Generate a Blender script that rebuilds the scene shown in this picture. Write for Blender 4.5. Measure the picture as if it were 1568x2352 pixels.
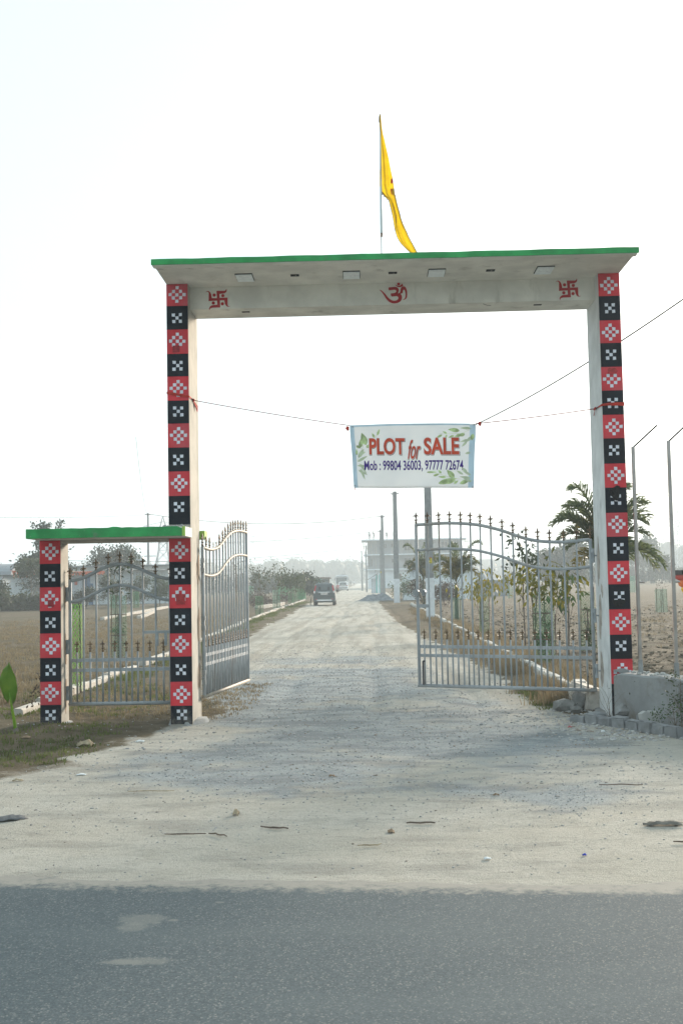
import bpy, bmesh, math, random
import numpy as np
from mathutils import Vector, Matrix, Euler

for o in list(bpy.data.objects):
    bpy.data.objects.remove(o, do_unlink=True)
scene = bpy.context.scene
COL = scene.collection
rad = math.radians

# ------------------------------------------------------------------ camera
cam_data = bpy.data.cameras.new('camera')
cam = bpy.data.objects.new('camera', cam_data)
COL.objects.link(cam)
scene.camera = cam
cam_data.sensor_fit = 'VERTICAL'
cam_data.sensor_height = 36.0
cam_data.lens = 36.0 * 2641.0 / 2352.0
cam_data.clip_start = 0.1
cam_data.clip_end = 4000.0
YAW, PITCH, ROLL = rad(1.2), rad(3.4), rad(1.12)
fwd = Vector((-math.sin(YAW) * math.cos(PITCH), math.cos(YAW) * math.cos(PITCH), math.sin(PITCH)))
rgt = Vector((math.cos(YAW), math.sin(YAW), 0))
upv = rgt.cross(fwd)
cx = rgt * math.cos(ROLL) - upv * math.sin(ROLL)
cy = rgt * math.sin(ROLL) + upv * math.cos(ROLL)
M = Matrix((cx, cy, -fwd)).transposed().to_4x4()
M.translation = Vector((0, 0, 1.75))
cam.matrix_world = M
cam_data.dof.use_dof = True
cam_data.dof.focus_distance = 14.6
cam_data.dof.aperture_fstop = 10.0

# ------------------------------------------------------------------ sky, sun, exposure
SUN_AZ, SUN_EL = rad(30), rad(14)
world = bpy.data.worlds.new('World')
scene.world = world
world.use_nodes = True
wn, wl = world.node_tree.nodes, world.node_tree.links
sky = wn.new('ShaderNodeTexSky')
sky.sky_type = 'NISHITA'
sky.sun_disc = False
sky.sun_elevation = SUN_EL
sky.sun_rotation = SUN_AZ
sky.air_density = 1.0
sky.dust_density = 4.0
sky.ozone_density = 1.0
hs = wn.new('ShaderNodeHueSaturation')
hs.inputs['Saturation'].default_value = 0.45
wl.new(sky.outputs[0], hs.inputs['Color'])
veil = wn.new('ShaderNodeMix')            # thin milky cloud veil over the clear sky
veil.data_type = 'RGBA'
veil.inputs['Factor'].default_value = 0.80
veil.inputs['B'].default_value = (3.05, 3.82, 4.10, 1)
wl.new(hs.outputs[0], veil.inputs['A'])
wl.new(veil.outputs['Result'], wn['Background'].inputs['Color'])
wn['Background'].inputs['Strength'].default_value = 0.108

sun_data = bpy.data.lights.new('sun', 'SUN')
sun = bpy.data.objects.new('sun', sun_data)
COL.objects.link(sun)
sun_data.energy = 3.0
sun_data.angle = rad(12.0)
sun_data.color = (1.0, 0.86, 0.70)
sdir = Vector((math.sin(SUN_AZ) * math.cos(SUN_EL), math.cos(SUN_AZ) * math.cos(SUN_EL), math.sin(SUN_EL)))
sun.rotation_euler = sdir.to_track_quat('Z', 'Y').to_euler()
sun.location = (40, 60, 30)

vs = scene.view_settings
vs.view_transform = 'Standard'
vs.look = 'None'
vs.gamma = 1.0
vs.use_curve_mapping = False
vs.exposure = 1.42
scene.cycles.use_denoising = True
scene.cycles.max_bounces = 8
scene.cycles.volume_bounces = 2
scene.cycles.transparent_max_bounces = 16

# ------------------------------------------------------------------ helpers
class MB:
    """collects shapes that become one mesh"""
    def __init__(self):
        self.v, self.f, self.m = [], [], []
    def add(self, vs_, fs_, mi=0):
        b = len(self.v)
        self.v.extend([tuple(p) for p in vs_])
        for q in fs_:
            self.f.append([b + i for i in q]); self.m.append(mi)
        return self
    def box(self, c, s, rz=0.0, rot=None, mi=0, taper=1.0):
        hx, hy, hz = s[0] / 2, s[1] / 2, s[2] / 2
        P = []
        for z in (-hz, hz):
            k = taper if z > 0 else 1.0
            for x, y in ((-hx, -hy), (hx, -hy), (hx, hy), (-hx, hy)):
                P.append(Vector((x * k, y * k, z)))
        R = rot if rot is not None else Matrix.Rotation(rz, 3, 'Z')
        P = [R @ p + Vector(c) for p in P]
        return self.add(P, [(0, 3, 2, 1), (4, 5, 6, 7), (0, 1, 5, 4), (1, 2, 6, 5), (2, 3, 7, 6), (3, 0, 4, 7)], mi)
    def bar(self, a, b, w, d=None, mi=0):
        a, b = Vector(a), Vector(b)
        L = (b - a).length
        if L < 1e-6: return self
        R = (b - a).to_track_quat('Z', 'Y').to_matrix()
        return self.box((a + b) / 2, (w, d or w, L), rot=R, mi=mi)
    def tube(self, pts, r, n=8, caps=True, mi=0):
        pts = [Vector(p) for p in pts]
        rs = r if isinstance(r, (list, tuple)) else [r] * len(pts)
        V = []
        t0 = (pts[1] - pts[0]).normalized()
        ref = Vector((0, 0, 1)) if abs(t0.z) < 0.9 else Vector((1, 0, 0))
        for i, p in enumerate(pts):
            t = (pts[min(i + 1, len(pts) - 1)] - pts[max(i - 1, 0)])
            t = t.normalized() if t.length > 1e-9 else t0
            u = ref - t * ref.dot(t)
            if u.length < 1e-4: u = Vector((0, 1, 0)) - t * t.y
            u.normalize(); ref = u
            w = t.cross(u)
            for k in range(n):
                a = 2 * math.pi * k / n
                V.append(p + (u * math.cos(a) + w * math.sin(a)) * rs[i])
        F = []
        for i in range(len(pts) - 1):
            for k in range(n):
                a, b = i * n + k, i * n + (k + 1) % n
                F.append((a, b, b + n, a + n))
        if caps:
            F.append(tuple(range(n - 1, -1, -1)))
            F.append(tuple(range((len(pts) - 1) * n, len(pts) * n)))
        return self.add(V, F, mi)
    def lathe(self, prof, c=(0, 0, 0), n=12, mi=0):
        V, F = [], []
        for r, z in prof:
            for k in range(n):
                a = 2 * math.pi * k / n
                V.append((c[0] + r * math.cos(a), c[1] + r * math.sin(a), c[2] + z))
        for i in range(len(prof) - 1):
            for k in range(n):
                a, b = i * n + k, i * n + (k + 1) % n
                F.append((a, b, b + n, a + n))
        F.append(tuple(range(n - 1, -1, -1)))
        F.append(tuple(range((len(prof) - 1) * n, len(prof) * n)))
        return self.add(V, F, mi)
    def prism(self, poly, fn, depth, mi=0):
        """poly: 2-d outline; fn maps (u, v, w) to a point; w from 0 to depth"""
        n = len(poly)
        V = [fn(u, v, 0) for u, v in poly] + [fn(u, v, depth) for u, v in poly]
        F = [tuple(range(n)), tuple(range(2 * n - 1, n - 1, -1))]
        F += [(i, i + n, (i + 1) % n + n, (i + 1) % n) for i in range(n)]
        return self.add(V, F, mi)

def new_mesh(name, mb, smooth=False, fix=False):
    me = bpy.data.meshes.new(name)
    me.from_pydata([tuple(p) for p in mb.v], [], mb.f)
    if any(mb.m):
        me.polygons.foreach_set('material_index', mb.m)
    if smooth:
        me.polygons.foreach_set('use_smooth', [True] * len(me.polygons))
    if fix:
        bm = bmesh.new(); bm.from_mesh(me)
        bmesh.ops.recalc_face_normals(bm, faces=bm.faces)
        bm.to_mesh(me); bm.free()
    me.update()
    return me

def np_mesh(name, V, F, smooth=False):
    """V (n,3), F (m,k) arrays"""
    me = bpy.data.meshes.new(name)
    V = np.asarray(V, dtype=np.float32); F = np.asarray(F, dtype=np.int32)
    k = F.shape[1]
    me.vertices.add(len(V)); me.vertices.foreach_set('co', V.ravel())
    me.loops.add(F.size); me.loops.foreach_set('vertex_index', F.ravel())
    me.polygons.add(len(F))
    me.polygons.foreach_set('loop_start', np.arange(0, F.size, k, dtype=np.int32))
    me.polygons.foreach_set('loop_total', np.full(len(F), k, dtype=np.int32))
    if smooth:
        me.polygons.foreach_set('use_smooth', np.ones(len(F), dtype=bool))
    me.update(calc_edges=True)
    me.validate()
    return me

def link(name, me, mats=None, parent=None, loc=None, rot=None, scl=None):
    o = bpy.data.objects.new(name, me)
    COL.objects.link(o)
    if me is not None and mats is not None and len(me.materials) == 0:
        for m in (mats if isinstance(mats, (list, tuple)) else [mats]):
            me.materials.append(m)
    if parent is not None: o.parent = parent
    if loc is not None: o.location = loc
    if rot is not None: o.rotation_euler = rot
    if scl is not None: o.scale = scl
    return o

def mk(name, mb, mats, parent=None, smooth=False, fix=True, loc=None, rot=None):
    """one mesh object; vertices are in the parent's frame"""
    return link(name, new_mesh(name, mb, smooth, fix), mats, parent, loc, rot)

def bevel(me, w, seg=1):
    bm = bmesh.new(); bm.from_mesh(me)
    bmesh.ops.bevel(bm, geom=list(bm.edges), offset=w, segments=seg, affect='EDGES', clamp_overlap=True)
    bm.to_mesh(me); bm.free(); me.update()
    return me

def thing(name, label, cat, loc=(0, 0, 0), rz=0.0, group=None):
    o = bpy.data.objects.new(name, None)
    o.empty_display_size = 0.2
    COL.objects.link(o)
    o.location = loc; o.rotation_euler = (0, 0, rz)
    return tag(o, label, cat, group)

def tag(o, label=None, cat=None, group=None, kind=None):
    if label: o['label'] = label
    if cat: o['category'] = cat
    if group: o['group'] = group
    if kind: o['kind'] = kind
    return o

# ------------------------------------------------------------------ noise in numpy
_rs = np.random.RandomState(7)
_tab = _rs.rand(256, 256)
def vnoise(x, y):
    x = np.asarray(x, dtype=float); y = np.asarray(y, dtype=float)
    xi = np.floor(x).astype(int); yi = np.floor(y).astype(int)
    fx = x - xi; fy = y - yi
    fx = fx * fx * (3 - 2 * fx); fy = fy * fy * (3 - 2 * fy)
    a = _tab[xi % 256, yi % 256]; b = _tab[(xi + 1) % 256, yi % 256]
    c = _tab[xi % 256, (yi + 1) % 256]; d = _tab[(xi + 1) % 256, (yi + 1) % 256]
    return (a * (1 - fx) + b * fx) * (1 - fy) + (c * (1 - fx) + d * fx) * fy
def fbm(x, y, o=4):
    s = 0; a = 0.5; t = 0
    for k in range(o):
        s = s + a * vnoise(x * 2 ** k + 17.3 * k, y * 2 ** k + 5.1 * k); t += a; a *= 0.55
    return s / t
def sstep(a, b, x):
    t = np.clip((np.asarray(x, dtype=float) - a) / (b - a), 0, 1)
    return t * t * (3 - 2 * t)

# ------------------------------------------------------------------ materials
class NT:
    def __init__(self, name):
        self.m = bpy.data.materials.new(name); self.m.use_nodes = True
        self.t = self.m.node_tree; self.n = self.t.nodes; self.l = self.t.links
        self.b = self.n['Principled BSDF']
        g = self.n.new('ShaderNodeNewGeometry'); self.pos = g.outputs['Position']
    def noise(self, scale, detail=4, rough=0.55, vec=None, dist=0.0):
        t = self.n.new('ShaderNodeTexNoise'); t.inputs['Scale'].default_value = scale
        t.inputs['Detail'].default_value = detail; t.inputs['Roughness'].default_value = rough
        t.inputs['Distortion'].default_value = dist
        self.l.new(vec or self.pos, t.inputs['Vector']); return t.outputs['Fac']
    def voro(self, scale, feature='F1', out='Distance'):
        t = self.n.new('ShaderNodeTexVoronoi'); t.inputs['Scale'].default_value = scale; t.feature = feature
        self.l.new(self.pos, t.inputs['Vector']); return t.outputs[out]
    def ramp(self, fac, a, b, ca=0.0, cb=1.0):
        t = self.n.new('ShaderNodeMapRange'); t.interpolation_type = 'SMOOTHSTEP'
        t.inputs['From Min'].default_value = a; t.inputs['From Max'].default_value = b
        t.inputs['To Min'].default_value = ca; t.inputs['To Max'].default_value = cb
        self.l.new(fac, t.inputs['Value']); return t.outputs['Result']
    def math(self, op, a, b=None):
        t = self.n.new('ShaderNodeMath'); t.operation = op
        for i, x in enumerate((a, b)):
            if x is None: continue
            if isinstance(x, (int, float)): t.inputs[i].default_value = x
            else: self.l.new(x, t.inputs[i])
        return t.outputs[0]
    def mix(self, fac, a, b, blend='MIX'):
        t = self.n.new('ShaderNodeMix'); t.data_type = 'RGBA'; t.blend_type = blend
        for s, x in (('Factor', fac), ('A', a), ('B', b)):
            if isinstance(x, (int, float)): t.inputs[s].default_value = x
            elif isinstance(x, tuple): t.inputs[s].default_value = (*x[:3], 1)
            else: self.l.new(x, t.inputs[s])
        return t.outputs['Result']
    def scalevec(self, sx, sy, sz):
        t = self.n.new('ShaderNodeVectorMath'); t.operation = 'MULTIPLY'
        self.l.new(self.pos, t.inputs[0]); t.inputs[1].default_value = (sx, sy, sz); return t.outputs[0]
    def attr(self, name):
        t = self.n.new('ShaderNodeAttribute'); t.attribute_name = name; return t.outputs
    def bump(self, h, strength=0.5, dist=0.01):
        t = self.n.new('ShaderNodeBump'); t.inputs['Strength'].default_value = strength
        t.inputs['Distance'].default_value = dist
        self.l.new(h, t.inputs['Height']); self.l.new(t.outputs[0], self.b.inputs['Normal'])
    def out(self, col, rough=0.8, metal=0.0, spec=0.3):
        if isinstance(col, tuple): self.b.inputs['Base Color'].default_value = (*col, 1)
        else: self.l.new(col, self.b.inputs['Base Color'])
        if isinstance(rough, (int, float)): self.b.inputs['Roughness'].default_value = rough
        else: self.l.new(rough, self.b.inputs['Roughness'])
        self.b.inputs['Metallic'].default_value = metal
        self.b.inputs['Specular IOR Level'].default_value = spec
        return self.m

def pm(name, c, rough=0.8, var=0.18, scale=6.0, metal=0.0, spec=0.3, bump=0.0, bscale=60.0, dirt=None, dscale=2.0, dlo=0.55, dhi=0.75, streak=False, rnd=0.0, splash=0.0, chips=None):
    """paint, plaster, metal, cloth: a base colour with uneven tone, optional blotches of dirt or rust"""
    t = NT(name)
    n = t.noise(scale, 5)
    a = tuple(x * (1 - var) for x in c); b = tuple(min(1, x * (1 + var)) for x in c)
    col = t.mix(t.ramp(n, 0.3, 0.7), a, b)
    if rnd:
        oi = t.n.new('ShaderNodeObjectInfo')
        col = t.mix(t.math('MULTIPLY', oi.outputs['Random'], rnd), col, tuple(x * 0.45 for x in c))
    if dirt:
        v = t.scalevec(dscale, dscale, dscale * (0.25 if streak else 1.0))
        d = t.noise(1.0, 7, 0.65, vec=v)
        col = t.mix(t.ramp(d, dlo, dhi), col, dirt)
    if chips:      # small flakes of paint gone
        col = t.mix(t.ramp(t.noise(34, 5, 0.7), 0.665, 0.70, 0, 0.9), col, chips)
    if splash:     # mud splashed up from the road
        sz = t.n.new('ShaderNodeSeparateXYZ'); t.l.new(t.pos, sz.inputs[0])
        k = t.math('ADD', t.ramp(sz.outputs[2], 0.0, splash, 0.75, 0.0), t.math('MULTIPLY', t.math('SUBTRACT', t.noise(9, 6, 0.7), 0.5), 1.5))
        col = t.mix(t.ramp(k, 0.45, 1.05, 0, 0.5), col, (0.22, 0.20, 0.175))
    if bump:
        t.bump(t.noise(bscale, 4, 0.6), bump, 0.01)
    return t.out(col, rough, metal, spec)

def leafmat(name, c, c2, trans=0.35, rough=0.55):
    """leaves: colour varies from leaf to leaf and some light passes through"""
    t = NT(name)
    n = t.noise(5.0, 3); n2 = t.noise(0.9, 2)
    col = t.mix(t.ramp(n, 0.3, 0.7), c, c2)
    col = t.mix(t.ramp(n2, 0.35, 0.7, 0.0, 0.6 if c[0] < 0.5 else 0.05), col, tuple(x * 0.6 for x in c))
    t.out(col, rough, 0, 0.3)
    tr = t.n.new('ShaderNodeBsdfTranslucent'); t.l.new(col, tr.inputs['Color'])
    ms = t.n.new('ShaderNodeMixShader'); ms.inputs[0].default_value = trans
    t.l.new(t.b.outputs[0], ms.inputs[1]); t.l.new(tr.outputs[0], ms.inputs[2])
    t.l.new(ms.outputs[0], t.n['Material Output'].inputs['Surface'])
    return t.m

MT = {}
MT['cream'] = pm('cream_plaster', (0.42, 0.395, 0.345), 0.9, 0.14, 3, bump=0.25, bscale=35, dirt=(0.24, 0.23, 0.20), dscale=1.6, dlo=0.56, dhi=0.8, streak=True, splash=0.6, chips=(0.30, 0.25, 0.20))
MT['soffit'] = pm('soffit_plaster', (0.74, 0.725, 0.66), 0.9, 0.12, 2.5, bump=0.2, bscale=30, dirt=(0.36, 0.34, 0.29), dscale=3.0, dlo=0.54, dhi=0.8, streak=True, chips=(0.30, 0.29, 0.26))
MT['whitewash'] = pm('peeling_whitewash', (0.66, 0.68, 0.68), 0.9, 0.10, 4, bump=0.3, bscale=40, dirt=(0.27, 0.27, 0.27), dscale=2.4, dlo=0.60, dhi=0.70, streak=True)
MT['patch'] = pm('bare_plaster_patch', (0.36, 0.27, 0.20), 0.95, 0.3, 9, bump=0.5, bscale=50)
MT['patch_grey'] = pm('grey_cement_patch', (0.40, 0.36, 0.32), 0.95, 0.25, 9, bump=0.5, bscale=50)
MT['red'] = pm('red_paint', (0.60, 0.042, 0.056), 0.7, 0.16, 3, spec=0.15, bump=0.15, bscale=70, dirt=(0.50, 0.10, 0.12), dscale=1.1, dlo=0.45, dhi=0.75, splash=0.5, chips=(0.34, 0.10, 0.10))
MT['black'] = pm('black_paint', (0.007, 0.011, 0.018), 0.7, 0.3, 3, spec=0.12, bump=0.15, bscale=70, dirt=(0.020, 0.026, 0.034), dscale=3, dlo=0.6, dhi=0.85, splash=0.5, chips=(0.09, 0.09, 0.09))
MT['white_sq'] = pm('white_paint_squares', (0.66, 0.68, 0.74), 0.7, 0.12, 10, bump=0.1, splash=0.5, chips=(0.40, 0.38, 0.38))
MT['green'] = pm('green_paint', (0.030, 0.30, 0.085), 0.75, 0.22, 4, bump=0.2, dirt=(0.12, 0.20, 0.13), dscale=5, dlo=0.56, dhi=0.8, chips=(0.25, 0.27, 0.24))
MT['lime'] = pm('light_green_paint', (0.30, 0.48, 0.09), 0.7, 0.15, 5, bump=0.2)
MT['emblem'] = pm('dark_red_enamel', (0.42, 0.020, 0.024), 0.55, 0.08, 6)
MT['fixture'] = pm('soffit_panel_glass', (0.86, 0.92, 0.95), 0.35, 0.08, 14, dirt=(0.55, 0.60, 0.63), dscale=9, dlo=0.55, dhi=0.75)
MT['hole'] = pm('dark_recess', (0.02, 0.02, 0.022), 0.9, 0.3, 20)
MT['steel'] = pm('grey_gate_paint', (0.315, 0.342, 0.36), 0.55, 0.12, 8, spec=0.45, dirt=(0.26, 0.21, 0.16), dscale=2.2, dlo=0.52, dhi=0.76, streak=True)
MT['dust_steel'] = pm('dusty_gate_rail', (0.34, 0.29, 0.235), 0.6, 0.16, 8, spec=0.3)
MT['gold'] = pm('tarnished_gold_paint', (0.135, 0.085, 0.038), 0.5, 0.3, 20, spec=0.45, dirt=(0.05, 0.025, 0.018), dscale=14, dlo=0.45, dhi=0.65)
MT['zinc'] = pm('galvanised_steel', (0.30, 0.33, 0.35), 0.38, 0.15, 12, metal=0.45)
MT['stainless'] = pm('stainless_tube', (0.34, 0.315, 0.295), 0.3, 0.15, 5, metal=0.8)
MT['conc'] = pm('grey_concrete', (0.265, 0.275, 0.275), 0.9, 0.16, 2.5, bump=0.35, bscale=28, dirt=(0.17, 0.15, 0.125), dscale=2.0, dlo=0.5, dhi=0.75)
MT['conc_light'] = pm('pale_concrete', (0.40, 0.40, 0.38), 0.9, 0.14, 3, bump=0.3, bscale=40, dirt=(0.22, 0.21, 0.19), dscale=3)
MT['stone'] = pm('rough_stone', (0.225, 0.225, 0.215), 0.95, 0.25, 8, bump=0.6, bscale=30, dirt=(0.11, 0.105, 0.09), dscale=5, rnd=0.3)
MT['block'] = pm('edging_block', (0.26, 0.27, 0.275), 0.95, 0.22, 9, bump=0.5, bscale=45, dirt=(0.15, 0.14, 0.12), dscale=5, rnd=0.4)
MT['kerb'] = pm('whitewashed_kerb', (0.56, 0.54, 0.50), 0.95, 0.14, 5, bump=0.4, bscale=25, dirt=(0.22, 0.20, 0.17), dscale=4, dlo=0.52, dhi=0.72)
MT['kerb_l'] = pm('dusty_cream_kerb', (0.46, 0.43, 0.385), 0.95, 0.16, 5, bump=0.4, bscale=25, dirt=(0.20, 0.16, 0.12), dscale=4, dlo=0.52, dhi=0.72)
MT['pole'] = pm('cast_concrete_pole', (0.25, 0.26, 0.265), 0.9, 0.12, 5, bump=0.3, bscale=50, dirt=(0.13, 0.13, 0.13), dscale=6, dlo=0.6, dhi=0.8)
MT['pole_white'] = pm('white_pole_base', (0.70, 0.73, 0.76), 0.8, 0.08, 5, dirt=(0.36, 0.36, 0.35), dscale=4, dlo=0.62, dhi=0.85)
MT['banner'] = leafmat('banner_fabric', (0.76, 0.79, 0.81), (0.80, 0.82, 0.83), 0.4, 0.75)
MT['banner_blue'] = pm('banner_blue_margin', (0.52, 0.66, 0.75), 0.75, 0.12, 4)
MT['print_red'] = pm('banner_red_print', (0.62, 0.075, 0.032), 0.7, 0.18, 9)
MT['print_white'] = pm('banner_white_outline', (0.72, 0.72, 0.72), 0.7, 0.05, 9)
MT['print_grey'] = pm('banner_shadow_print', (0.20, 0.16, 0.15), 0.7, 0.1, 9)
MT['print_purple'] = pm('banner_purple_print', (0.055, 0.022, 0.23), 0.7, 0.12, 9)
MT['print_leaf'] = pm('banner_leaf_print', (0.46, 0.58, 0.28), 0.75, 0.4, 12)
MT['print_leaf2'] = pm('banner_pale_leaf_print', (0.52, 0.60, 0.42), 0.75, 0.15, 12)
MT['string'] = pm('red_thread', (0.20, 0.045, 0.05), 0.9, 0.2, 30)
MT['sash'] = pm('red_cloth_sash', (0.42, 0.03, 0.018), 0.85, 0.25, 25)
MT['cable'] = pm('black_cable', (0.025, 0.025, 0.035), 0.7, 0.2, 20)
MT['wire'] = pm('power_wire', (0.09, 0.09, 0.09), 0.7, 0.2, 5)
MT['fringe'] = pm('dark_flag_fringe', (0.10, 0.05, 0.02), 0.9, 0.3, 40)
MT['pvc'] = pm('pale_pvc_pipe', (0.48, 0.58, 0.64), 0.45, 0.06, 10)
MT['wood'] = pm('dark_wood', (0.13, 0.10, 0.08), 0.9, 0.3, 14)
MT['twig'] = pm('dry_twig', (0.16, 0.125, 0.095), 0.95, 0.3, 18)
MT['bark'] = pm('tree_bark', (0.135, 0.115, 0.095), 0.95, 0.3, 12, bump=0.4)
MT['straw'] = pm('straw', (0.34, 0.28, 0.19), 0.95, 0.3, 18)
t = NT('yellow_flag_cloth')
c_ = t.mix(t.ramp(t.noise(7, 3), 0.3, 0.7), (0.66, 0.44, 0.006), (0.78, 0.55, 0.010))
t.out(c_, 0.75)
tr = t.n.new('ShaderNodeBsdfTranslucent'); t.l.new(c_, tr.inputs['Color'])
ms = t.n.new('ShaderNodeMixShader'); ms.inputs[0].default_value = 0.45
t.l.new(t.b.outputs[0], ms.inputs[1]); t.l.new(tr.outputs[0], ms.inputs[2]); t.l.new(ms.outputs[0], t.n['Material Output'].inputs['Surface'])
MT['flag'] = t.m
MT['leaf_dark'] = leafmat('dark_green_leaves', (0.020, 0.036, 0.018), (0.045, 0.065, 0.030))
MT['leaf_mid'] = leafmat('mid_green_leaves', (0.045, 0.085, 0.026), (0.09, 0.135, 0.045))
MT['leaf_yellow'] = leafmat('yellowing_leaves', (0.10, 0.12, 0.022), (0.32, 0.25, 0.02))
MT['leaf_olive'] = leafmat('olive_leaves', (0.045, 0.062, 0.028), (0.085, 0.100, 0.045))
MT['leaf_brown'] = leafmat('withered_leaves', (0.055, 0.042, 0.034), (0.095, 0.07, 0.052))
MT['leaf_far'] = leafmat('distant_foliage', (0.040, 0.060, 0.038), (0.06, 0.082, 0.050))
MT['palm'] = leafmat('palm_leaflets', (0.095, 0.130, 0.058), (0.17, 0.20, 0.09), 0.5)
MT['palm_y'] = leafmat('yellowed_palm_leaflets', (0.16, 0.15, 0.04), (0.25, 0.20, 0.04))
MT['taro'] = leafmat('bright_leaf', (0.20, 0.40, 0.025), (0.34, 0.50, 0.04), 0.5)
MT['net'] = pm('green_plastic_net', (0.10, 0.30, 0.13), 0.7, 0.2, 6)
MT['net_lime'] = pm('lime_plastic_net', (0.26, 0.52, 0.11), 0.7, 0.2, 6)
MT['net_pale'] = pm('faded_green_net', (0.22, 0.42, 0.30), 0.7, 0.2, 6)
MT['grass_dry'] = leafmat('dry_grass_blades', (0.22, 0.17, 0.10), (0.32, 0.26, 0.16), 0.3, 0.8)
MT['grass_green'] = leafmat('green_grass_blades', (0.10, 0.13, 0.035), (0.17, 0.19, 0.06), 0.35, 0.8)
# ================================================================== SETTING: ground, roads, fields
def axis(lo, hi, d0, far_lo, far_hi, g):
    a = list(np.arange(lo, hi, d0))
    x, s = a[-1], d0
    while x < far_hi:
        s *= g; x += s; a.append(x)
    x, s = a[0], d0; pre = []
    while x > far_lo:
        s *= g; x -= s; pre.append(x)
    return np.array(pre[::-1] + a)
GX = axis(-7.0, 6.2, 0.07, -640, 640, 1.085)
gy_front = axis(6.3, 19.5, 0.065, 6.2, 640, 1.022)
gy_back = np.array([-60, -40, -25, -15, -8, -3, 0, 2, 3.5, 4.5, 5.2, 5.7, 6.0])
GY = np.concatenate([gy_back, gy_front[gy_front > 6.2]])

def left_kerb_x(y): return np.interp(y, [10, 18.8, 28, 52.7, 72, 100, 160, 400], [-4.7, -4.78, -4.83, -5.39, -5.56, -5.6, -7.5, -14])
def right_kerb_x(y): return np.interp(y, [10, 100, 160, 400], [3.03, 2.95, 1.5, -4])
def asphalt_edge(x): return 6.795 - 0.0947 * (np.asarray(x) + 0.185) * np.clip(1 - np.abs(x) / 60, 0.1, 1)

def soil_masks(X, Y):
    n1 = fbm(X * 0.45, Y * 0.8, 4); n2 = fbm(X * 1.7 + 40, Y * 1.7 + 9, 4); n3 = fbm(X * 0.16 + 3, Y * 0.22 + 8, 3)
    lk = left_kerb_x(Y); rk = right_kerb_x(Y)
    # apron boundary on the left: grass creeps in from the field
    edge_l = np.interp(Y, [7, 9.6, 10.3, 11.2, 12.6, 14.2, 15.5, 17, 19, 26, 40, 80], [-6.5, -4.8, -3.5, -2.95, -2.75, -2.40, -2.10, -2.3, -2.9, -3.4, -3.9, -4.4])
    edge_l = edge_l + (n2 - 0.5) * 0.9
    edge_r = np.interp(Y, [7, 11, 12, 13.5, 15, 17, 22, 32, 45, 75, 95, 110], [9, 4.6, 3.4, 2.9, 2.35, 2.25, 2.2, 1.75, 1.2, 0.9, 0.9, 2.6]) + (n2 - 0.5) * 0.7
    field = np.maximum(sstep(0.25, -0.25, X - edge_l), sstep(-0.2, 0.25, X - edge_r))
    field = field * (1 - 0.45 * sstep(13.4, 11.5, Y) * sstep(.42, .62, n2))
    field = np.where(Y < 7.2, np.maximum(sstep(5.5, 8, np.abs(X)), 0), field)
    plough = sstep(-0.05, 0.3, X - rk - 0.5 - (n2 - 0.5)) * sstep(16.3, 17.2, Y) * (1 - sstep(70, 90, Y))
    # crushed grey stone: a wide tongue through the gate, thin on the sandy shoulder
    cxl = np.interp(Y, [8, 10, 12, 14, 20, 30], [0.9, 0.6, 0.4, 0.0, -0.6, -0.9])
    wid = np.interp(Y, [8.2, 9.3, 10.5, 13, 18, 30, 45], [0.5, 2.0, 3.6, 2.9, 2.4, 2.0, 1.5])
    tong = sstep(1.25, 0.35, np.abs(X - cxl) / wid)
    grav = np.clip(tong * (0.42 + 1.5 * (n1 - 0.38)) + 0.5 * (n3 - 0.45), 0, 1) * sstep(8.0, 9.8, Y + (n1 - .5) * 2.5) * (1 - 0.85 * sstep(18, 34, Y))
    return field, plough, grav, n1, n2

def relief(X, Y, field, plough):
    z = (fbm(X * 2.3, Y * 2.3, 4) - 0.5) * 0.030
    z += (fbm(X * 0.7 + 9, Y * 0.35, 3) - 0.5) * 0.04 * sstep(15, 18, Y)
    for c0, w_ in ((-2.6, .16), (-1.25, .18), (0.25, .16), (1.45, .15)):
        ctr = c0 + 0.35 * (fbm(Y * .11 + c0 * 3, Y * 0 + c0, 2) - .5) * 2
        z -= 0.045 * np.exp(-((X - ctr) / w_) ** 2) * sstep(13, 17, Y) * (1 - sstep(90, 150, Y)) * sstep(.35, .6, fbm(X * .5 + c0, Y * .25, 2) + .1)
    z += field * (fbm(X * 3.1 + 4, Y * 3.1, 3) - 0.35) * 0.06
    z += plough * ((fbm(X * 1.3, Y * 5.0, 3) - 0.5) * 0.16 + 0.02)
    # low bank of soil round the gate posts
    z += 0.05 * np.exp(-(((X + 4.0) / 0.9) ** 2 + ((Y - 14.1) / 0.7) ** 2))
    z *= sstep(7.0, 7.8, Y)
    z *= 1 - 0.8 * sstep(60, 200, Y)
    z = np.where(Y < 6.5, -0.012, z)
    return z

XX, YY = np.meshgrid(GX, GY)
fld, plo, gra, nn1, nn2 = soil_masks(XX, YY)
ZZ = relief(XX, YY, fld, plo)

t = NT('dusty_soil')
A_ = t.attr('soil')
sep = t.n.new('ShaderNodeSeparateColor'); t.l.new(A_['Color'], sep.inputs[0])
mg, mf, mp = sep.outputs[0], sep.outputs[1], sep.outputs[2]
stretch = t.scalevec(0.5, 1.0, 1.0)
n_big = t.noise(0.55, 5, 0.6, vec=stretch); n_mid = t.noise(3.2, 5, 0.65); n_fine = t.noise(26, 4, 0.7); n_grit = t.noise(95, 3, 0.7)
sand = t.mix(t.ramp(n_big, 0.35, 0.65), (0.475, 0.448, 0.385), (0.545, 0.520, 0.460))
sand = t.mix(t.ramp(n_mid, 0.42, 0.72, 0, 0.55), sand, (0.400, 0.368, 0.310))
track = t.noise(1.0, 4, 0.6, vec=t.scalevec(2.4, 0.16, 1.0)); streak = t.noise(1.0, 6, 0.7, vec=t.scalevec(5.0, 14.0, 8.0))
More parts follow.
